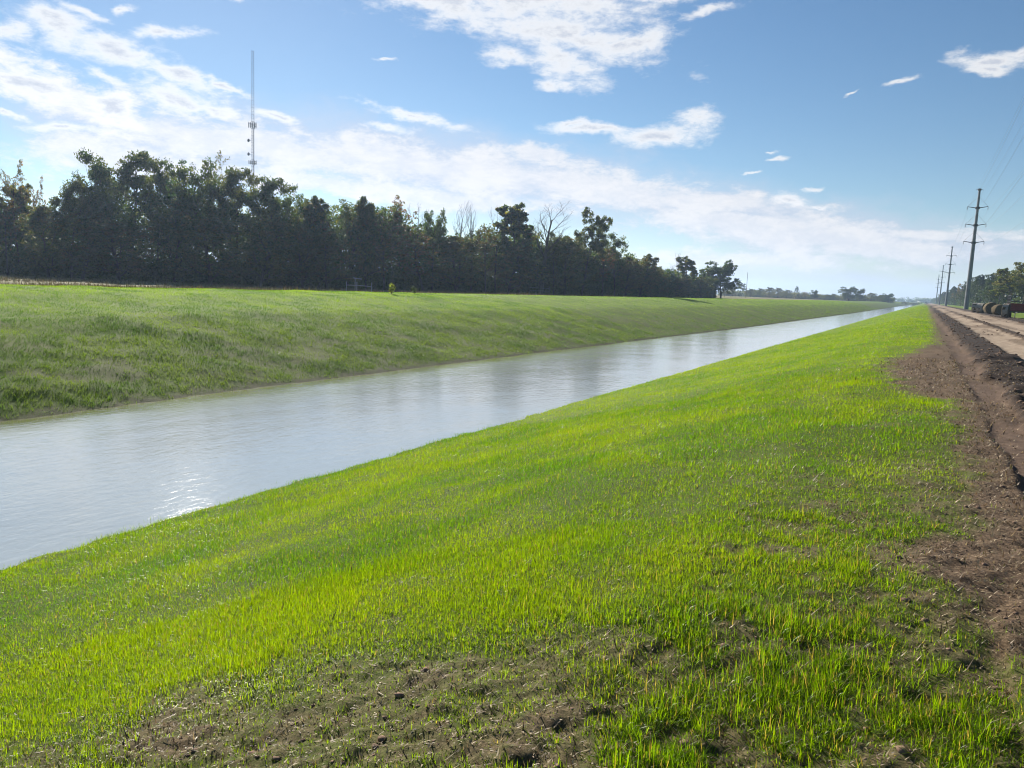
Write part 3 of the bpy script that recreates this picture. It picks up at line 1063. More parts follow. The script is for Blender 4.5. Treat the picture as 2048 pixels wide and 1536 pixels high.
wood_mass('woodland', poly_of([(-260, 400, 124), (-60, 395, 122), (60, 410, 121), (150, 395, 120), (255, 365, 119), (330, 395, 119), (420, 370, 118), (540, 400, 118),
                               (620, 402, 123), (720, 408, 129), (800, 428, 136), (900, 446, 144), (1000, 452, 153), (1100, 468, 165), (1200, 488, 183), (1290, 524, 215), (1350, 550, 240), (1425, 562, 285)]),
          26, 17000, .42, 20, 1.5, 'dark shaded mass of the woods across the canal', GREEN + GREEN + OLIVE, 31)
wood_mass('undergrowth', poly_of([(-260, 400, 123), (-60, 395, 121), (150, 395, 119), (330, 395, 118), (540, 400, 117), (720, 408, 128), (900, 446, 143), (1100, 468, 164), (1200, 488, 182), (1290, 524, 214), (1350, 550, 239), (1425, 562, 284)]),
          18, 6500, .42, 20, 1.1, 'dark undergrowth filling the foot of the woods across the canal', GREEN + OLIVE[:2], 35, 0.0, .26)
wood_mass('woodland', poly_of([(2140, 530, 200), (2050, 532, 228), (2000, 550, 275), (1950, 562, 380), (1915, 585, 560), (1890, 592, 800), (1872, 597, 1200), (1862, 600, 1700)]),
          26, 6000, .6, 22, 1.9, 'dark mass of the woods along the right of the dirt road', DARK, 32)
wood_mass('woodland', poly_of([(1440, 582, 720), (1560, 584, 720), (1660, 592, 740), (1740, 594, 740), (1788, 596, 740)]),
          30, 1600, .9, 20, 2.2, 'low far strip of trees beyond the green bank', GREEN + OLIVE, 33)
wood_mass('woodland', poly_of([(1400, 590, 1900), (1600, 592, 1900), (1780, 595.5, 1900), (1830, 597, 1900), (1870, 598, 2000), (1950, 599, 2000), (2200, 600, 2000)]),
          60, 1100, 2.4, 20, 5.0, 'bluish strip of woods on the horizon', GREEN, 34)


# dark scrub where the canal disappears
def shrub(px, top, width, depth, label, kind='dense', zb=None):
    return tree(kind, px, top, width, depth, label, 'shrub', None, 'shrub', None, zb)


shrub(1811, 603.2, 16, 900, 'dark scrub on the bank where the far bank ends')
shrub(1823, 605.0, 18, 1000, 'dark scrub right at the end of the canal water')
shrub(1835, 606.0, 14, 1100, 'dark low scrub between the water end and the white truck')


# two pale saplings on the far crest
def sapling(px, base, top, width, depth, label, col):
    x, y, h = stand(px, top, depth)
    zb = float(hfull(np.array([x]), np.array([y]))[0])
    h = max(h - zb, .3)
    o = thing('sapling', (x, y, zb - .03), label, 'sapling')
    r = np.random.default_rng(int(px))
    st = MB()
    cen = []
    wm = width * depth / FPX
    for k in range(6):
        a = r.uniform(0, 6.28)
        e = Vector((math.cos(a) * wm * .5 * r.uniform(.3, 1), math.sin(a) * wm * .5, h * r.uniform(.6, 1.0)))
        st.tube([(0, 0, 0), e * .5 + Vector((0, 0, h * .08)), e], [.018, .012, .005], 5)
        for q in np.linspace(.35, 1, 16):
            cen.append(np.array(e) * q + r.normal(0, .07, 3))
    st.build('stem', MAT['bark'], o)
    v, l, s_, c = leaf_cards(r, np.array(cen), .17, col, r.random(len(cen)))
    link('foliage', mesh_np('sapling_leaves', v, l, s_, MAT['grass_far'], False, c), o)
    return o


sapling(783, 577, 565.5, 13, 66, 'bright yellow-green sapling on the crest of the far bank', [(.22, .24, .05), (.16, .2, .05)])
sapling(829, 578, 570.5, 7, 70, 'small grey-green sapling right of the bright one on the crest', [(.10, .14, .06), (.13, .16, .07)])

# ------------------------------------------------------------------ pipe gate and fence before the woods


def bar(mb, p, q, r, n=6):
    mb.tube([p, q], r, n)


def pipe_gate():
    D = 84
    x0, y0 = gp(693, D)
    x1, y1 = gp(743.5, D - 2)
    a = np.array([x0, y0]); b = np.array([x1, y1])
    L = float(np.hypot(*(b - a)))
    zb = float(base_h(np.array([x0]), np.array([y0]))[0])
    o = thing('pipe_gate', (x0, y0, zb), 'grey pipe gate frame with a raised crossbar in front of the dark woods', 'gate', None, math.atan2(b[1] - a[1], b[0] - a[0]))

    def z_at(px, py):
        return float((EYE + ray(px, py) * D)[2]) - zb
    zt = z_at(693, 563)
    zr = z_at(693, 570)
    for t in (0, .42, 1):
        m = MB(); bar(m, (L * t, 0, -.3), (L * t, 0, zt), .045, 8); m.build('post', MAT['pipe'], o)
    m = MB(); bar(m, (.05, 0, zr), (L * .42 - .05, 0, zr + .02), .04); m.build('rail', MAT['pipe'], o)
    m = MB(); bar(m, (L * .42 + .05, 0, zr + .02), (L - .05, 0, zr - .04), .04); m.build('rail', MAT['pipe'], o)
    z2 = z_at(705, 556.5)
    m = MB(); bar(m, (L * .27, .3, -.3), (L * .27, .3, z2), .04, 8); m.build('raised_post', MAT['pipe'], o)
    m = MB(); bar(m, (L * .20, .3, z2 + .04), (L * .53, .3, z2 - .04), .055); m.build('crossbar', MAT['pipe'], o)


pipe_gate()


def farm_fence():
    D = 150
    x0, y0 = gp(1060, D)
    x1, y1 = gp(1099, D)
    L = math.hypot(x1 - x0, y1 - y0)
    o = thing('farm_gate', (x0, y0, 0.0), 'faint grey farm gate at the foot of the woods under the bare fan tree', 'gate', None, math.atan2(y1 - y0, x1 - x0))
    for t in (0, .55, 1):
        m = MB(); bar(m, (L * t, 0, -.3), (L * t, 0, 1.75), .05, 6); m.build('post', MAT['wood_post'], o)
    for z in (.8, 1.35):
        m = MB(); bar(m, (.06, 0, z), (L * .55 - .06, 0, z), .03); m.build('rail', MAT['pipe'], o)
        m = MB(); bar(m, (L * .55 + .06, 0, z), (L - .06, 0, z), .03); m.build('rail', MAT['pipe'], o)


farm_fence()

# slim far pole right of the woods
x, y, h = stand(1495.5, 545, 420)
o = thing('utility_pole', (x, y, 0), 'slim lone pole standing in the far meadow right of the woods', 'pole')
m = MB(); m.tube([(0, 0, -.5), (0, 0, h * .5), (0, 0, h)], [.16, .13, .10], 10); m.build('shaft', MAT['wood_post'], o, smooth=True)
m = MB(); m.tube([(0, 0, h - .02), (0, 0, h + .12)], [.12, .07], 10); m.build('cap', MAT['steel'], o)

# fence posts along the far meadow
for k, (px, d) in enumerate(((1449, 400), (1461, 420), (1472, 430), (1484, 440), (1510, 450), (1526, 460), (1544, 470))):
    x, y = gp(px, d)
    m = MB(); m.tube([(x, y, -.3), (x, y, 1.5)], [.09, .08], 8)
    m.tube([(x, y, 1.5), (x, y, 1.56)], [.08, .03], 8)
    tag(m.build('fence_post', MAT['wood_post']), 'short wooden fence post in the far meadow by the slim pole', 'post', 'fence posts in the far meadow')

# ------------------------------------------------------------------ radio mast


def radio_mast():
    D = 250.0
    x, y, H = stand(506, 101, D)
    o = thing('radio_mast', (x, y, 0), 'tall thin lattice radio mast with antennas rising behind the woods', 'radio mast', None, math.radians(20))
    legs = [(math.cos(a) * .55, math.sin(a) * .55) for a in (math.pi / 2, math.pi * 7 / 6, math.pi * 11 / 6)]
    m = MB()
    for lx, ly in legs:
        m.tube([(lx, ly, 0), (lx, ly, H)], .032, 5)
    z = 2.0
    k = 0
    while z < H - .2:
        for i in range(3):
            a, b = legs[i], legs[(i + 1) % 3]
            bar(m, (a[0], a[1], z), (b[0], b[1], z), .035, 4)
            if z + 1.1 < H:
                p, q = (a, b) if k % 2 else (b, a)
                bar(m, (p[0], p[1], z), (q[0], q[1], z + 1.1), .018, 4)
        z += 1.1
        k += 1
    m.build('mast', MAT['tower'], o)

    def zp(py):
        return float((EYE + ray(506, py) * D)[2])
    m = MB()
    for dx in (-.18, -.06, .06, .18):
        bar(m, (dx, .05, 1), (dx, .05, zp(250)), .03, 5)
    m.build('cable_run', MAT['tower'], o)
    for pt, ph, pl in ((247, 2.1, 1.0), (321, 1.5, .8)):
        z = zp(pt)
        R = 1.45
        m = MB()
        c = [Vector((math.cos(a) * R, math.sin(a) * R, z)) for a in (math.pi / 2, math.pi * 7 / 6, math.pi * 11 / 6)]
        for i in range(3):
            for dz in (-.35, .35):
                bar(m, c[i] + Vector((0, 0, dz)), c[(i + 1) % 3] + Vector((0, 0, dz)), .05, 5)
            bar(m, c[i], Vector((legs[i][0], legs[i][1], z)), .06, 5)
        f = m.build('antenna_platform', MAT['tower'], o)
        for i in range(3):
            for t in (.08, .36, .64, .92):
                p = c[i].lerp(c[(i + 1) % 3], t)
                d = (c[(i + 1) % 3] - c[i]).normalized()
                nrm = Vector((d.y, -d.x, 0))
                q = p + nrm * .2
                m = MB()
                m.box((q.x, q.y, q.z), (.22 * pl, .12, ph * .85), Matrix.Rotation(math.atan2(d.y, d.x), 3, 'Z'))
                m.build('antenna_panel', MAT['antenna'], f, .03)
    for py in (278, 305):
        z = zp(py)
        m = MB()
        pts = []
        for rr2, dd in ((0, .0), (.28, .05), (.45, .15), (.54, .30)):
            pts.append((rr2, dd))
        n = 16
        base = Vector((-1.15, -.5, z))
        ax = Vector((-.35, -.94, 0)).normalized()
        e1 = ax.cross(Vector((0, 0, 1))).normalized()
        e2 = Vector((0, 0, 1))
        vs = []
        for rr2, dd in pts[1:]:
            for k in range(n):
                a = 2 * math.pi * k / n
                vs.append(base + ax * dd + (e1 * math.cos(a) + e2 * math.sin(a)) * rr2)
        fs = [(i * n + k, i * n + (k + 1) % n, (i + 1) * n + (k + 1) % n, (i + 1) * n + k) for i in range(2) for k in range(n)]
        fs.append(tuple(range(n)))
        fs.append(tuple(2 * n + k for k in range(n)))
        m.add(vs, fs)
        bar(m, base, (-.45, -.25, z), .06, 6)
        m.build('dish', MAT['dark_steel'], o, smooth=False)


radio_mast()

# ------------------------------------------------------------------ power poles and wires
PX, PSP, PH = 10.0, 250.0, 32.8
ARMZ = [PH - 5.0, PH - 9.7, PH - 14.4]
HALF = 2.45


def power_pole():
    o = thing('power_pole', (PX, PSP, .1), 'nearest and tallest steel power pole beside the dirt road', 'power pole', 'power poles along the road')
    m = MB()
    m.tube([(0, 0, -.8), (0, 0, PH * .5), (0, 0, PH)], [.62, .46, .27], 12)
    m.build('shaft', MAT['steel'], o, smooth=False)
    m = MB(); m.tube([(0, 0, PH - .35), (0, 0, PH + .18)], [.42, .42], 12); m.build('cap', MAT['dark_steel'], o)
    for s in (-1, 1):
        m = MB()
        m.tube([(s * .3, 0, PH - .1), (s * .75, 0, PH + .02), (s * .85, 0, PH - .35)], [.06, .05, .04], 6)
        m.build('shield_wire_bracket', MAT['dark_steel'], o)
    for z in ARMZ:
        m = MB(); m.tube([(0, 0, z - .28), (0, 0, z + .28)], [.60, .60], 12); m.build('collar', MAT['dark_steel'], o)
        for s in (-1, 1):
            m = MB()
            m.tube([(s * .45, 0, z), (s * 1.5, 0, z + .2), (s * HALF, 0, z + .36)], [.12, .095, .07], 8)
            a = m.build('crossarm', MAT['dark_steel'], o)
            m = MB()
            for k in range(6):
                m.tube([(s * HALF, 0, z + .30 - k * .14), (s * HALF, 0, z + .2 - k * .14)], [.04, .13], 8)
            m.build('insulator', MAT['steel'], a)
            m = MB(); bar(m, (s * HALF, 0, z + .40), (s * .3, 0, z + 2.75), .028, 5); m.build('brace', MAT['wire'], o)
    return o


def copy_tree(o):
    c = o.copy()
    COL.objects.link(c)
    for ch in list(o.children):
        d = copy_tree(ch)
        d.parent = c
    return c


p1 = power_pole()
for k, lab in ((2, 'second nearest steel power pole, beyond the tallest one'), (3, 'third steel power pole along the road'), (4, 'farthest and shortest looking steel power pole'),
               (0, None)):
    if lab is None:
        continue
    c = copy_tree(p1)
    c.location = (PX, PSP * k, .1)
    c['label'] = lab

for sp, spn in ((0, 'from the nearest pole up out of the frame'), (1, 'between the nearest two poles')):
    lines = [('uppermost', z_, s) for z_, s in ((PH - .4, -1), (PH - .4, 1))]
    lines = [('shield', PH - .4, -1), ('shield', PH - .4, 1)] + [(n_, z_ - .5, s) for n_, z_ in zip(('upper', 'middle', 'lower'), ARMZ) for s in (-1, 1)]
    for nm, z_, s in lines:
        hx = .85 if nm == 'shield' else HALF
        pts = []
        for t in np.linspace(0, 1, 25):
            sag = (3.0 if nm != 'shield' else 2.2) * 4 * t * (1 - t)
            pts.append((PX + s * hx, PSP * (sp + t), .1 + z_ - sag))
        m = MB(); m.tube(pts, .011, 5)
        tag(m.build('power_line_wire', MAT['wire']), f'{nm} wire on the {"canal" if s < 0 else "tree"} side strung {spn}', 'wire', 'wires of the power line')

# ------------------------------------------------------------------ round bales


def bale(px, base, depth, r, w, ax, label, wrapped=True, z0=None):
    x, y = gp(px, depth)
    zb = float(hfull(np.array([x]), np.array([y]))[0]) if z0 is None else z0
    o = thing('hay_bale', (x, y, zb), label, 'hay bale', 'round bales beside the road', ax)
    g = np.random.default_rng(int(px * 7))
    n = 28
    m = MB()
    rows = [(-w / 2 - .02, .35), (-w / 2, .8), (-w / 2 + .05, .97), (-w / 2 + .15, 1.0), (0, 1.015), (w / 2 - .15, 1.0), (w / 2 - .05, .97), (w / 2, .8), (w / 2 + .02, .35)]
    vs = []
    for yy, k in rows:
        for i in range(n):
            a = 2 * math.pi * i / n
            q = r * k * (1 + g.normal(0, .028))
            zz = r * .90 + math.sin(a) * q * .94
            vs.append((math.cos(a) * q, yy + g.normal(0, .012), max(zz, -.02)))
    fs = [(i * n + k, (i + 1) * n + k, (i + 1) * n + (k + 1) % n, i * n + (k + 1) % n) for i in range(len(rows) - 1) for k in range(n)]
    fs += [tuple(range(n)), tuple((len(rows) - 1) * n + k for k in range(n))[::-1]]
    m.add(vs, fs)
    m.build('hay_roll', MAT['hay'], o, smooth=True)
    if wrapped:
        m = MB()
        ws = []
        q0 = 1.025
        rws = (-w / 2 + .06, -w / 2 + .14, 0, w / 2 - .14, w / 2 - .06)
        for yy in rws:
            for i in range(n):
                a = 2 * math.pi * i / n
                ws.append((math.cos(a) * r * q0, yy, max(r * .90 + math.sin(a) * r * q0 * .94 + g.normal(0, .02), -.01)))
        m.add(ws, [(i * n + k, (i + 1) * n + k, (i + 1) * n + (k + 1) % n, i * n + (k + 1) % n) for i in range(len(rws) - 1) for k in range(n)])
        m.build('net_wrap', MAT['wrap'], o, smooth=True)
    return o


bale(1951.5, 624, 148, .95, 1.15, math.radians(82), 'upright-looking round bale in pale net wrap, leftmost of the row beside the power pole')
bale(1963, 625, 138, .93, 1.1, math.radians(66), 'round bale in pale net wrap seen edge-on, second from the left in the row')
bale(1983, 627, 128, 1.02, 1.5, math.radians(12), 'large dark unwrapped round bale in the middle of the row', False)
bale(1999, 629, 119, .86, 1.3, math.radians(25), 'low dark round bale just left of the pale one by the trailer', False)
bale(2013, 636, 96, .93, .75, math.radians(78), 'narrow round bale in pale wrap standing in front of the red trailer')

# ------------------------------------------------------------------ red hay trailer


def trailer():
    x, y = gp(2038, 97)
    zb = .1
    o = thing('farm_trailer', (x, y, zb), 'dark red stake-sided farm trailer at the right edge among the bales', 'trailer', None, math.radians(90))
    Lx, Wy = 4.8, 2.2                              # local x runs along the road
    m = MB(); m.box((0, 0, .98), (Lx, Wy, .16)); m.build('bed', MAT['red'], o, .02)
    m = MB()
    for s in (-1, 1):
        m.box((0, s * (Wy / 2 - .08), .80), (Lx - .2, .10, .18))
    for k in np.linspace(-1.9, 1.9, 5):
        m.box((k, 0, .80), (.1, Wy - .30, .14))
    m.build('chassis', MAT['dark_steel'], o)
    for s in (-1, 1):
        m = MB(); m.box((0, s * (Wy / 2 - .03), 1.46), (Lx - .1, .05, .80)); m.build('side_panel', MAT['red'], o, .01)
    m = MB(); m.box((-Lx / 2 + .03, 0, 1.46), (.05, Wy - .12, .80)); m.build('tailgate', MAT['red'], o, .01)
    for s in (-1, 1):
        for k in np.linspace(-Lx / 2 + .1, Lx / 2 - .1, 5):
            m = MB(); m.box((k, s * (Wy / 2 + .03), 1.95), (.08, .06, 1.75)); m.build('stake', MAT['dark_steel'], o)
        for z in (2.1, 2.45, 2.8):
            m = MB(); m.box((0, s * (Wy / 2 - .03), z), (Lx - .12, .055, .10)); m.build('rail', MAT['dark_steel'], o)
    for z in (2.1, 2.8):
        m = MB(); m.box((-Lx / 2 + .05, 0, z), (.055, Wy - .14, .10)); m.build('rail', MAT['dark_steel'], o)
    for s in (-1, 1):
        for kx in (-.5, .5):
            m = MB()
            m.tube([(kx, s * (Wy / 2 - .34), .42), (kx, s * (Wy / 2 - .32), .42), (kx, s * (Wy / 2 - .12), .42), (kx, s * (Wy / 2 - .10), .42)], [.34, .42, .42, .34], 20)
            wl = m.build('wheel', MAT['black'], o)
            m = MB(); m.tube([(kx, s * (Wy / 2 - .15), .42), (kx, s * (Wy / 2 - .085), .42)], [.22, .20], 16); m.build('rim', MAT['white'], wl)
        m = MB()
        pts = [Vector((math.cos(a) * 1.15, 0, .42 + math.sin(a) * .62)) for a in np.linspace(.15, math.pi - .15, 9)]
        for p, q in zip(pts[:-1], pts[1:]):
            d = q - p
            m.box(((p.x + q.x) / 2, s * (Wy / 2 + .14), (p.z + q.z) / 2), (d.length + .02, .26, .05), Matrix.Rotation(-math.atan2(d.z, d.x), 3, 'Y'))
        m.build('fender', MAT['white'], o)
    m = MB(); m.tube([(Lx / 2, -.6, .8), (Lx / 2 + 1.4, 0, .62)], .06, 6); m.tube([(Lx / 2, .6, .8), (Lx / 2 + 1.4, 0, .62)], .06, 6); m.build('drawbar', MAT['dark_steel'], o)
    m = MB(); m.tube([(Lx / 2 + 1.3, 0, -.1), (Lx / 2 + 1.3, 0, .8)], .05, 8); m.build('jack_stand', MAT['steel'], o)


trailer()


# ------------------------------------------------------------------ white pickup and long white trailer at the end of the road
def pickup():
    x, y = gp(1851.6, 720)
    o = thing('pickup_truck', (x, y, .05), 'tiny white pickup truck at the far end of the dirt road', 'truck', None, math.radians(90))
    m = MB(); m.box((0, 0, .75), (5.4, 1.95, .75)); m.build('body', MAT['white'], o, .12)
    m = MB()
    vs = [(-.6, -.85, 1.12), (1.3, -.85, 1.12), (1.3, .85, 1.12), (-.6, .85, 1.12), (-.4, -.75, 1.85), (.8, -.75, 1.85), (.8, .75, 1.85), (-.4, .75, 1.85)]
    m.add(vs, [(0, 3, 2, 1), (4, 5, 6, 7), (0, 1, 5, 4), (1, 2, 6, 5), (2, 3, 7, 6), (3, 0, 4, 7)])
    cb = m.build('cab', MAT['white'], o, .05)
    m = MB(); m.box((-.52, 0, 1.5), (.06, 1.35, .4)); m.build('rear_window', MAT['glass'], cb)
    m = MB(); m.box((1.09, 0, 1.5), (.06, 1.35, .4), Matrix.Rotation(math.radians(-34), 3, 'Y')); m.build('windscreen', MAT['glass'], cb)
    for s in (-1, 1):
        for kx in (-1.6, 1.65):
            m = MB(); m.tube([(kx, s * .72, .38), (kx, s * .99, .38)], .38, 16); w_ = m.build('wheel', MAT['black'], o)
            m = MB(); m.tube([(kx, s * .97, .38), (kx, s * 1.01, .38)], .2, 12); m.build('rim', MAT['steel'], w_)
        m = MB(); m.box((-2.71, s * .8, .95), (.04, .18, .3)); m.build('tail_light', MAT['red'], o)


pickup()
x, y = gp(1840.5, 830)
o = thing('storage_tank', (x, y, 1.0), 'long low white tank on skids beyond the end of the grass bank', 'tank', None, math.radians(-28))
m = MB(); m.tube([(-2.9, 0, .6), (-2.6, 0, .6), (2.6, 0, .6), (2.9, 0, .6)], [.25, .55, .55, .25], 16); m.build('shell', MAT['white'], o, smooth=True)
for kx in (-1.8, 1.8):
    m = MB(); m.box((kx, 0, -.45), (.25, 1.0, 1.1)); m.build('cradle', MAT['steel'], o)

# ------------------------------------------------------------------ air
SUN_AZ, SUN_EL = math.radians(-50), math.radians(24)      # azimuth clockwise from +Y


def haze_box(density):
    m, t, ns, L = nt_mat('haze_air')
    out = N(ns, 'ShaderNodeOutputMaterial')
    v = N(ns, 'ShaderNodeVolumePrincipled')
    v.inputs['Color'].default_value = (.52, .70, 1.0, 1)
    v.inputs['Density'].default_value = density
    v.inputs['Anisotropy'].default_value = .45
    L.new(v.outputs['Volume'], out.inputs['Volume'])
    mb = MB()
    mb.box((0, 0, 42), (11000, 11000, 96))
    o = mb.build('haze', m)
    tag(o, 'faint blue haze over the fields', 'haze', kind='stuff')
    return o


HAZE = 0.00019
if HAZE:
    haze_box(HAZE)

# ------------------------------------------------------------------ sky and light
world = bpy.data.worlds.new('World')
scene.world = world
world.use_nodes = True
wt = world.node_tree
wt.nodes.clear()
wn, wl = wt.nodes, wt.links
wout = N(wn, 'ShaderNodeOutputWorld')
bg = N(wn, 'ShaderNodeBackground')
bg.inputs['Strength'].default_value = .045
sky = N(wn, 'ShaderNodeTexSky', sky_type='NISHITA')
sky.sun_disc = False
sky.sun_elevation = SUN_EL
sky.sun_rotation = SUN_AZ
sky.air_density = 1.0
sky.dust_density = 0.05
sky.ozone_density = 3.0


def math_n(op, a, b=None, c=None, clamp=False):
    n = N(wn, 'ShaderNodeMath', operation=op)
    n.use_clamp = clamp
    for i_, v_ in enumerate((a, b, c)):
        if v_ is None:
            continue
        if isinstance(v_, (int, float)):
            n.inputs[i_].default_value = v_
        else:
            wl.new(v_, n.inputs[i_])
    return n.outputs[0]


tc = N(wn, 'ShaderNodeTexCoord')
sepd = N(wn, 'ShaderNodeSeparateXYZ')
wl.new(tc.outputs['Generated'], sepd.inputs[0])
azi = math_n('ARCTAN2', sepd.outputs['X'], sepd.outputs['Y'])
ele = math_n('ARCSINE', sepd.outputs['Z'])
comb = N(wn, 'ShaderNodeCombineXYZ')
wl.new(azi, comb.inputs['X'])
wl.new(ele, comb.inputs['Y'])
AE = comb.outputs[0]


def stretch(sx, sy, rot=0.0, off=0.0):
    n = N(wn, 'ShaderNodeMapping')
    n.inputs['Scale'].default_value = (sx, sy, 1)
    n.inputs['Rotation'].default_value = (0, 0, rot)
    n.inputs['Location'].default_value = (off, off * .37, off * 1.3)
    wl.new(AE, n.inputs['Vector'])
    return n.outputs[0]


def wnoise(vec, scale, det, rough, dist=0.0):
    n = N(wn, 'ShaderNodeTexNoise', i_Scale=scale, i_Detail=det, i_Roughness=rough, i_Distortion=dist)
    wl.new(vec, n.inputs['Vector'])
    return n


# warp of the cloud outlines
wz = wnoise(stretch(1, 2.0), 9.0, 5, .6)
wv_ = N(wn, 'ShaderNodeVectorMath', operation='SUBTRACT')
wl.new(wz.outputs['Color'], wv_.inputs[0])
wv_.inputs[1].default_value = (.5, .5, .5)
wsc = N(wn, 'ShaderNodeVectorMath', operation='MULTIPLY_ADD')
wl.new(wv_.outputs[0], wsc.inputs[0])
wsc.inputs[1].default_value = (.075, .038, 0)
wl.new(AE, wsc.inputs[2])
AEW = wsc.outputs[0]


def aze(px, py):
    d = ray(px, py)
    d = d / np.linalg.norm(d)
    return math.atan2(d[0], d[1]), math.asin(d[2])


def cloud(px, py, rx, ry, rot=0.0):
    """elliptical patch of the sky in azimuth / elevation"""
    a0, e0 = aze(px, py)
    a1, e1 = aze(px + rx * math.cos(math.radians(rot)), py + rx * math.sin(math.radians(rot)))
    ang = math.atan2(e1 - e0, a1 - a0)
    Rx = math.hypot(e1 - e0, a1 - a0)
    a2, e2 = aze(px, py - ry)
    Ry = math.hypot(e2 - e0, a2 - a0)
    n = N(wn, 'ShaderNodeMapping', vector_type='TEXTURE')
    n.inputs['Location'].default_value = (a0, e0, 0)
    n.inputs['Rotation'].default_value = (0, 0, ang)
    n.inputs['Scale'].default_value = (Rx, Ry, 1)
    wl.new(AEW, n.inputs['Vector'])
    ln = N(wn, 'ShaderNodeVectorMath', operation='LENGTH')
    wl.new(n.outputs[0], ln.inputs[0])
    return ln.outputs['Value']


def union(cl):
    cur = None
    for c in cl:
        d = cloud(*c)
        cur = d if cur is None else math_n('SMOOTH_MIN', cur, d, .35)
    return cur


SOLID = [(1060, -10, 300, 80, 0), (1130, 70, 190, 55, 12), (900, 5, 110, 45, 12), (1120, 125, 95, 38, 20), (1025, 110, 60, 26, 0), (1270, 95, 95, 32, -18), (1105, 165, 34, 16, 0),
         (1310, -5, 110, 24, 0), (1410, 28, 60, 10, -14),
         (1320, 275, 90, 24, -6), (1395, 235, 50, 26, -8), (1190, 256, 100, 13, 5), (1140, 240, 30, 9, 0),
         (825, 228, 95, 12, 13), (765, 250, 52, 12, 4),
         (120, 55, 95.2, 44.2, 14), (235, 98, 123.2, 39, 10), (345, 140, 95.2, 23.4, 18), (435, 165, 50.4, 10.4, 26), (10, 62, 50.4, 18.2, 4), (330, 62, 61.6, 18.2, -4), (180, 25, 67.2, 13, 20),
         (70, 165, 134.4, 46.8, 22), (215, 215, 106.4, 39, 22), (355, 195, 78.4, 31.2, 12), (220, 158, 53.76, 14.3, 18), (545, 232, 47.04, 11.7, 12), (430, 220, 44.8, 10.4, 12), (255, 12, 24.64, 13, -20), (460, 2, 22.4, 7.8, 10),
         (130, 258, 85, 11, 2), (20, 225, 40, 8, 20),
         (1985, 118, 100, 20, -6), (2050, 95, 60, 14, -20), (1970, 140, 55, 14, 4), (1800, 164, 36, 7, -14), (1695, 183, 14, 3, -20),
         (1560, 312, 26, 5, -6), (1503, 343, 22, 4, -6), (1550, 296, 14, 4, 0), (1578, 395, 42, 14, 12), (1640, 372, 26, 4, -6), (1635, 412, 16, 5, 0), (775, 124, 26, 5, 8)]
BANK = [(1520, 462, 240, 30, 4), (1660, 480, 240, 26, 3), (1780, 505, 230, 20, 2), (1880, 470, 150, 12, 0), (1500, 520, 260, 14, 2), (150, 200, 190, 40, 22), (300, 250, 160, 30, 14), (380, 270, 170, 42, 8), (560, 300, 170, 34, 14), (640, 372, 120, 22, 4), (760, 320, 180, 45, 6), (960, 345, 230, 45, 4), (1080, 305, 60, 20, 0), (1200, 375, 220, 36, 6),
        (1420, 400, 180, 24, 5), (1500, 445, 200, 16, 2), (300, 330, 220, 35, 6), (880, 395, 240, 22, 4)]
VEIL = [(900, 340, 700, 110, 7), (350, 290, 380, 110, 8), (1450, 420, 420, 70, 6), (1650, 470, 420, 70, 3), (1900, 500, 320, 60, 2), (1500, 575, 900, 60, 2.4)]

fine = wnoise(stretch(1, 2.1), 16.0, 10, .62, .25).outputs['Fac']
fine2 = wnoise(stretch(1, 2.3, .1, 3.0), 44.0, 8, .68, .3).outputs['Fac']


def cover_of(dist, k1, k2, lo, hi):
    a = math_n('SUBTRACT', 1.0, dist)
    a = math_n('ADD', a, math_n('MULTIPLY', math_n('SUBTRACT', fine, .5), k1))
    a = math_n('ADD', a, math_n('MULTIPLY', math_n('SUBTRACT', fine2, .5), k2))
    m_ = N(wn, 'ShaderNodeMapRange', interpolation_type='SMOOTHSTEP')
    m_.inputs['From Min'].default_value = lo
    m_.inputs['From Max'].default_value = hi
    wl.new(a, m_.inputs['Value'])
    return m_.outputs['Result'], a


solid, solid_d = cover_of(union(SOLID), 2.2, 1.5, -.32, .9)
bank, bank_d = cover_of(union(BANK), 2.6, 1.3, -.45, .45)
veil, veil_d = cover_of(union(VEIL), .8, .3, -.15, .75)

# cloud brightness: thick middles are greyer, rims bright
thick = N(wn, 'ShaderNodeMapRange', interpolation_type='SMOOTHSTEP')
thick.inputs['From Min'].default_value = .45
thick.inputs['From Max'].default_value = 1.25
wl.new(solid_d, thick.inputs['Value'])


def mixc(f, a, b):
    x = N(wn, 'ShaderNodeMix', data_type='RGBA')
    if isinstance(f, float):
        x.inputs['Factor'].default_value = f
    else:
        wl.new(f, x.inputs['Factor'])
    for v_, i_ in ((a, 6), (b, 7)):
        if isinstance(v_, tuple):
            x.inputs[i_].default_value = (*v_, 1)
        else:
            wl.new(v_, x.inputs[i_])
    return x.outputs[2]


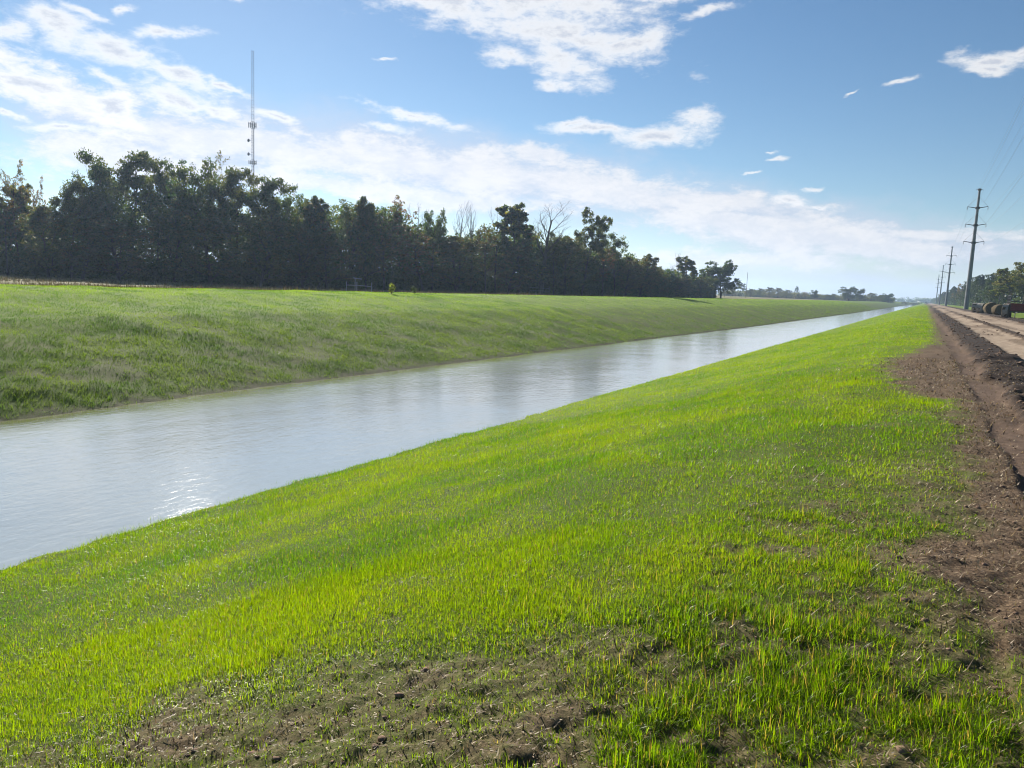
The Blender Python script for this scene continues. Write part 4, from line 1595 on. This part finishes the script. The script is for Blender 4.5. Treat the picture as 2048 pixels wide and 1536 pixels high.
CB = 9.0
c_veil = (6.1, 6.6, 7.9)
c_bank = (10.0, 9.7, 9.5)
c_lit = (10.8, 10.6, 10.4)
c_grey = (6.4, 6.8, 7.7)
skyc = N(wn, 'ShaderNodeHueSaturation')
skyc.inputs['Saturation'].default_value = 1.13
skyc.inputs['Value'].default_value = 1.0
wl.new(sky.outputs[0], skyc.inputs['Color'])
c = skyc.outputs[0]
c = mixc(math_n('MULTIPLY', veil, .85), c, c_veil)
bsh = N(wn, 'ShaderNodeMapRange', interpolation_type='SMOOTHSTEP')
bsh.inputs['From Min'].default_value = .40
bsh.inputs['From Max'].default_value = .62
wl.new(math_n('MULTIPLY_ADD', fine2, .5, math_n('MULTIPLY', fine, .5)), bsh.inputs['Value'])
c = mixc(math_n('MULTIPLY', bank, .88), c, mixc(bsh.outputs['Result'], (8.3, 8.4, 8.9), c_bank))
cl = mixc(thick.outputs['Result'], c_lit, c_grey)
c = mixc(math_n('MULTIPLY', solid, .97), c, cl)
wl.new(c, bg.inputs['Color'])
wl.new(bg.outputs[0], wout.inputs[0])

sun = bpy.data.lights.new('sun', 'SUN')
sun.energy = 5.0
sun.angle = math.radians(.5)
sun.color = (1.0, .93, .82)
so = bpy.data.objects.new('sun', sun)
S = Vector((math.sin(SUN_AZ) * math.cos(SUN_EL), math.cos(SUN_AZ) * math.cos(SUN_EL), math.sin(SUN_EL)))
so.rotation_euler = S.to_track_quat('Z', 'Y').to_euler()
so.location = (-40, 40, 60)
COL.objects.link(so)

scene.render.engine = 'CYCLES'
scene.cycles.use_denoising = True
scene.cycles.denoiser = 'OPENIMAGEDENOISE'
scene.cycles.denoising_input_passes = 'RGB_ALBEDO_NORMAL'
scene.cycles.denoising_prefilter = 'ACCURATE'
scene.cycles.sample_clamp_direct = 6
scene.cycles.filter_width = 1.05
scene.cycles.max_bounces = 6
scene.cycles.transmission_bounces = 4
scene.cycles.diffuse_bounces = 3
scene.cycles.volume_bounces = 1
scene.cycles.sample_clamp_indirect = 6
scene.view_settings.view_transform = 'Standard'
scene.view_settings.look = 'None'
scene.view_settings.exposure = 1.0
scene.view_settings.gamma = 1.0
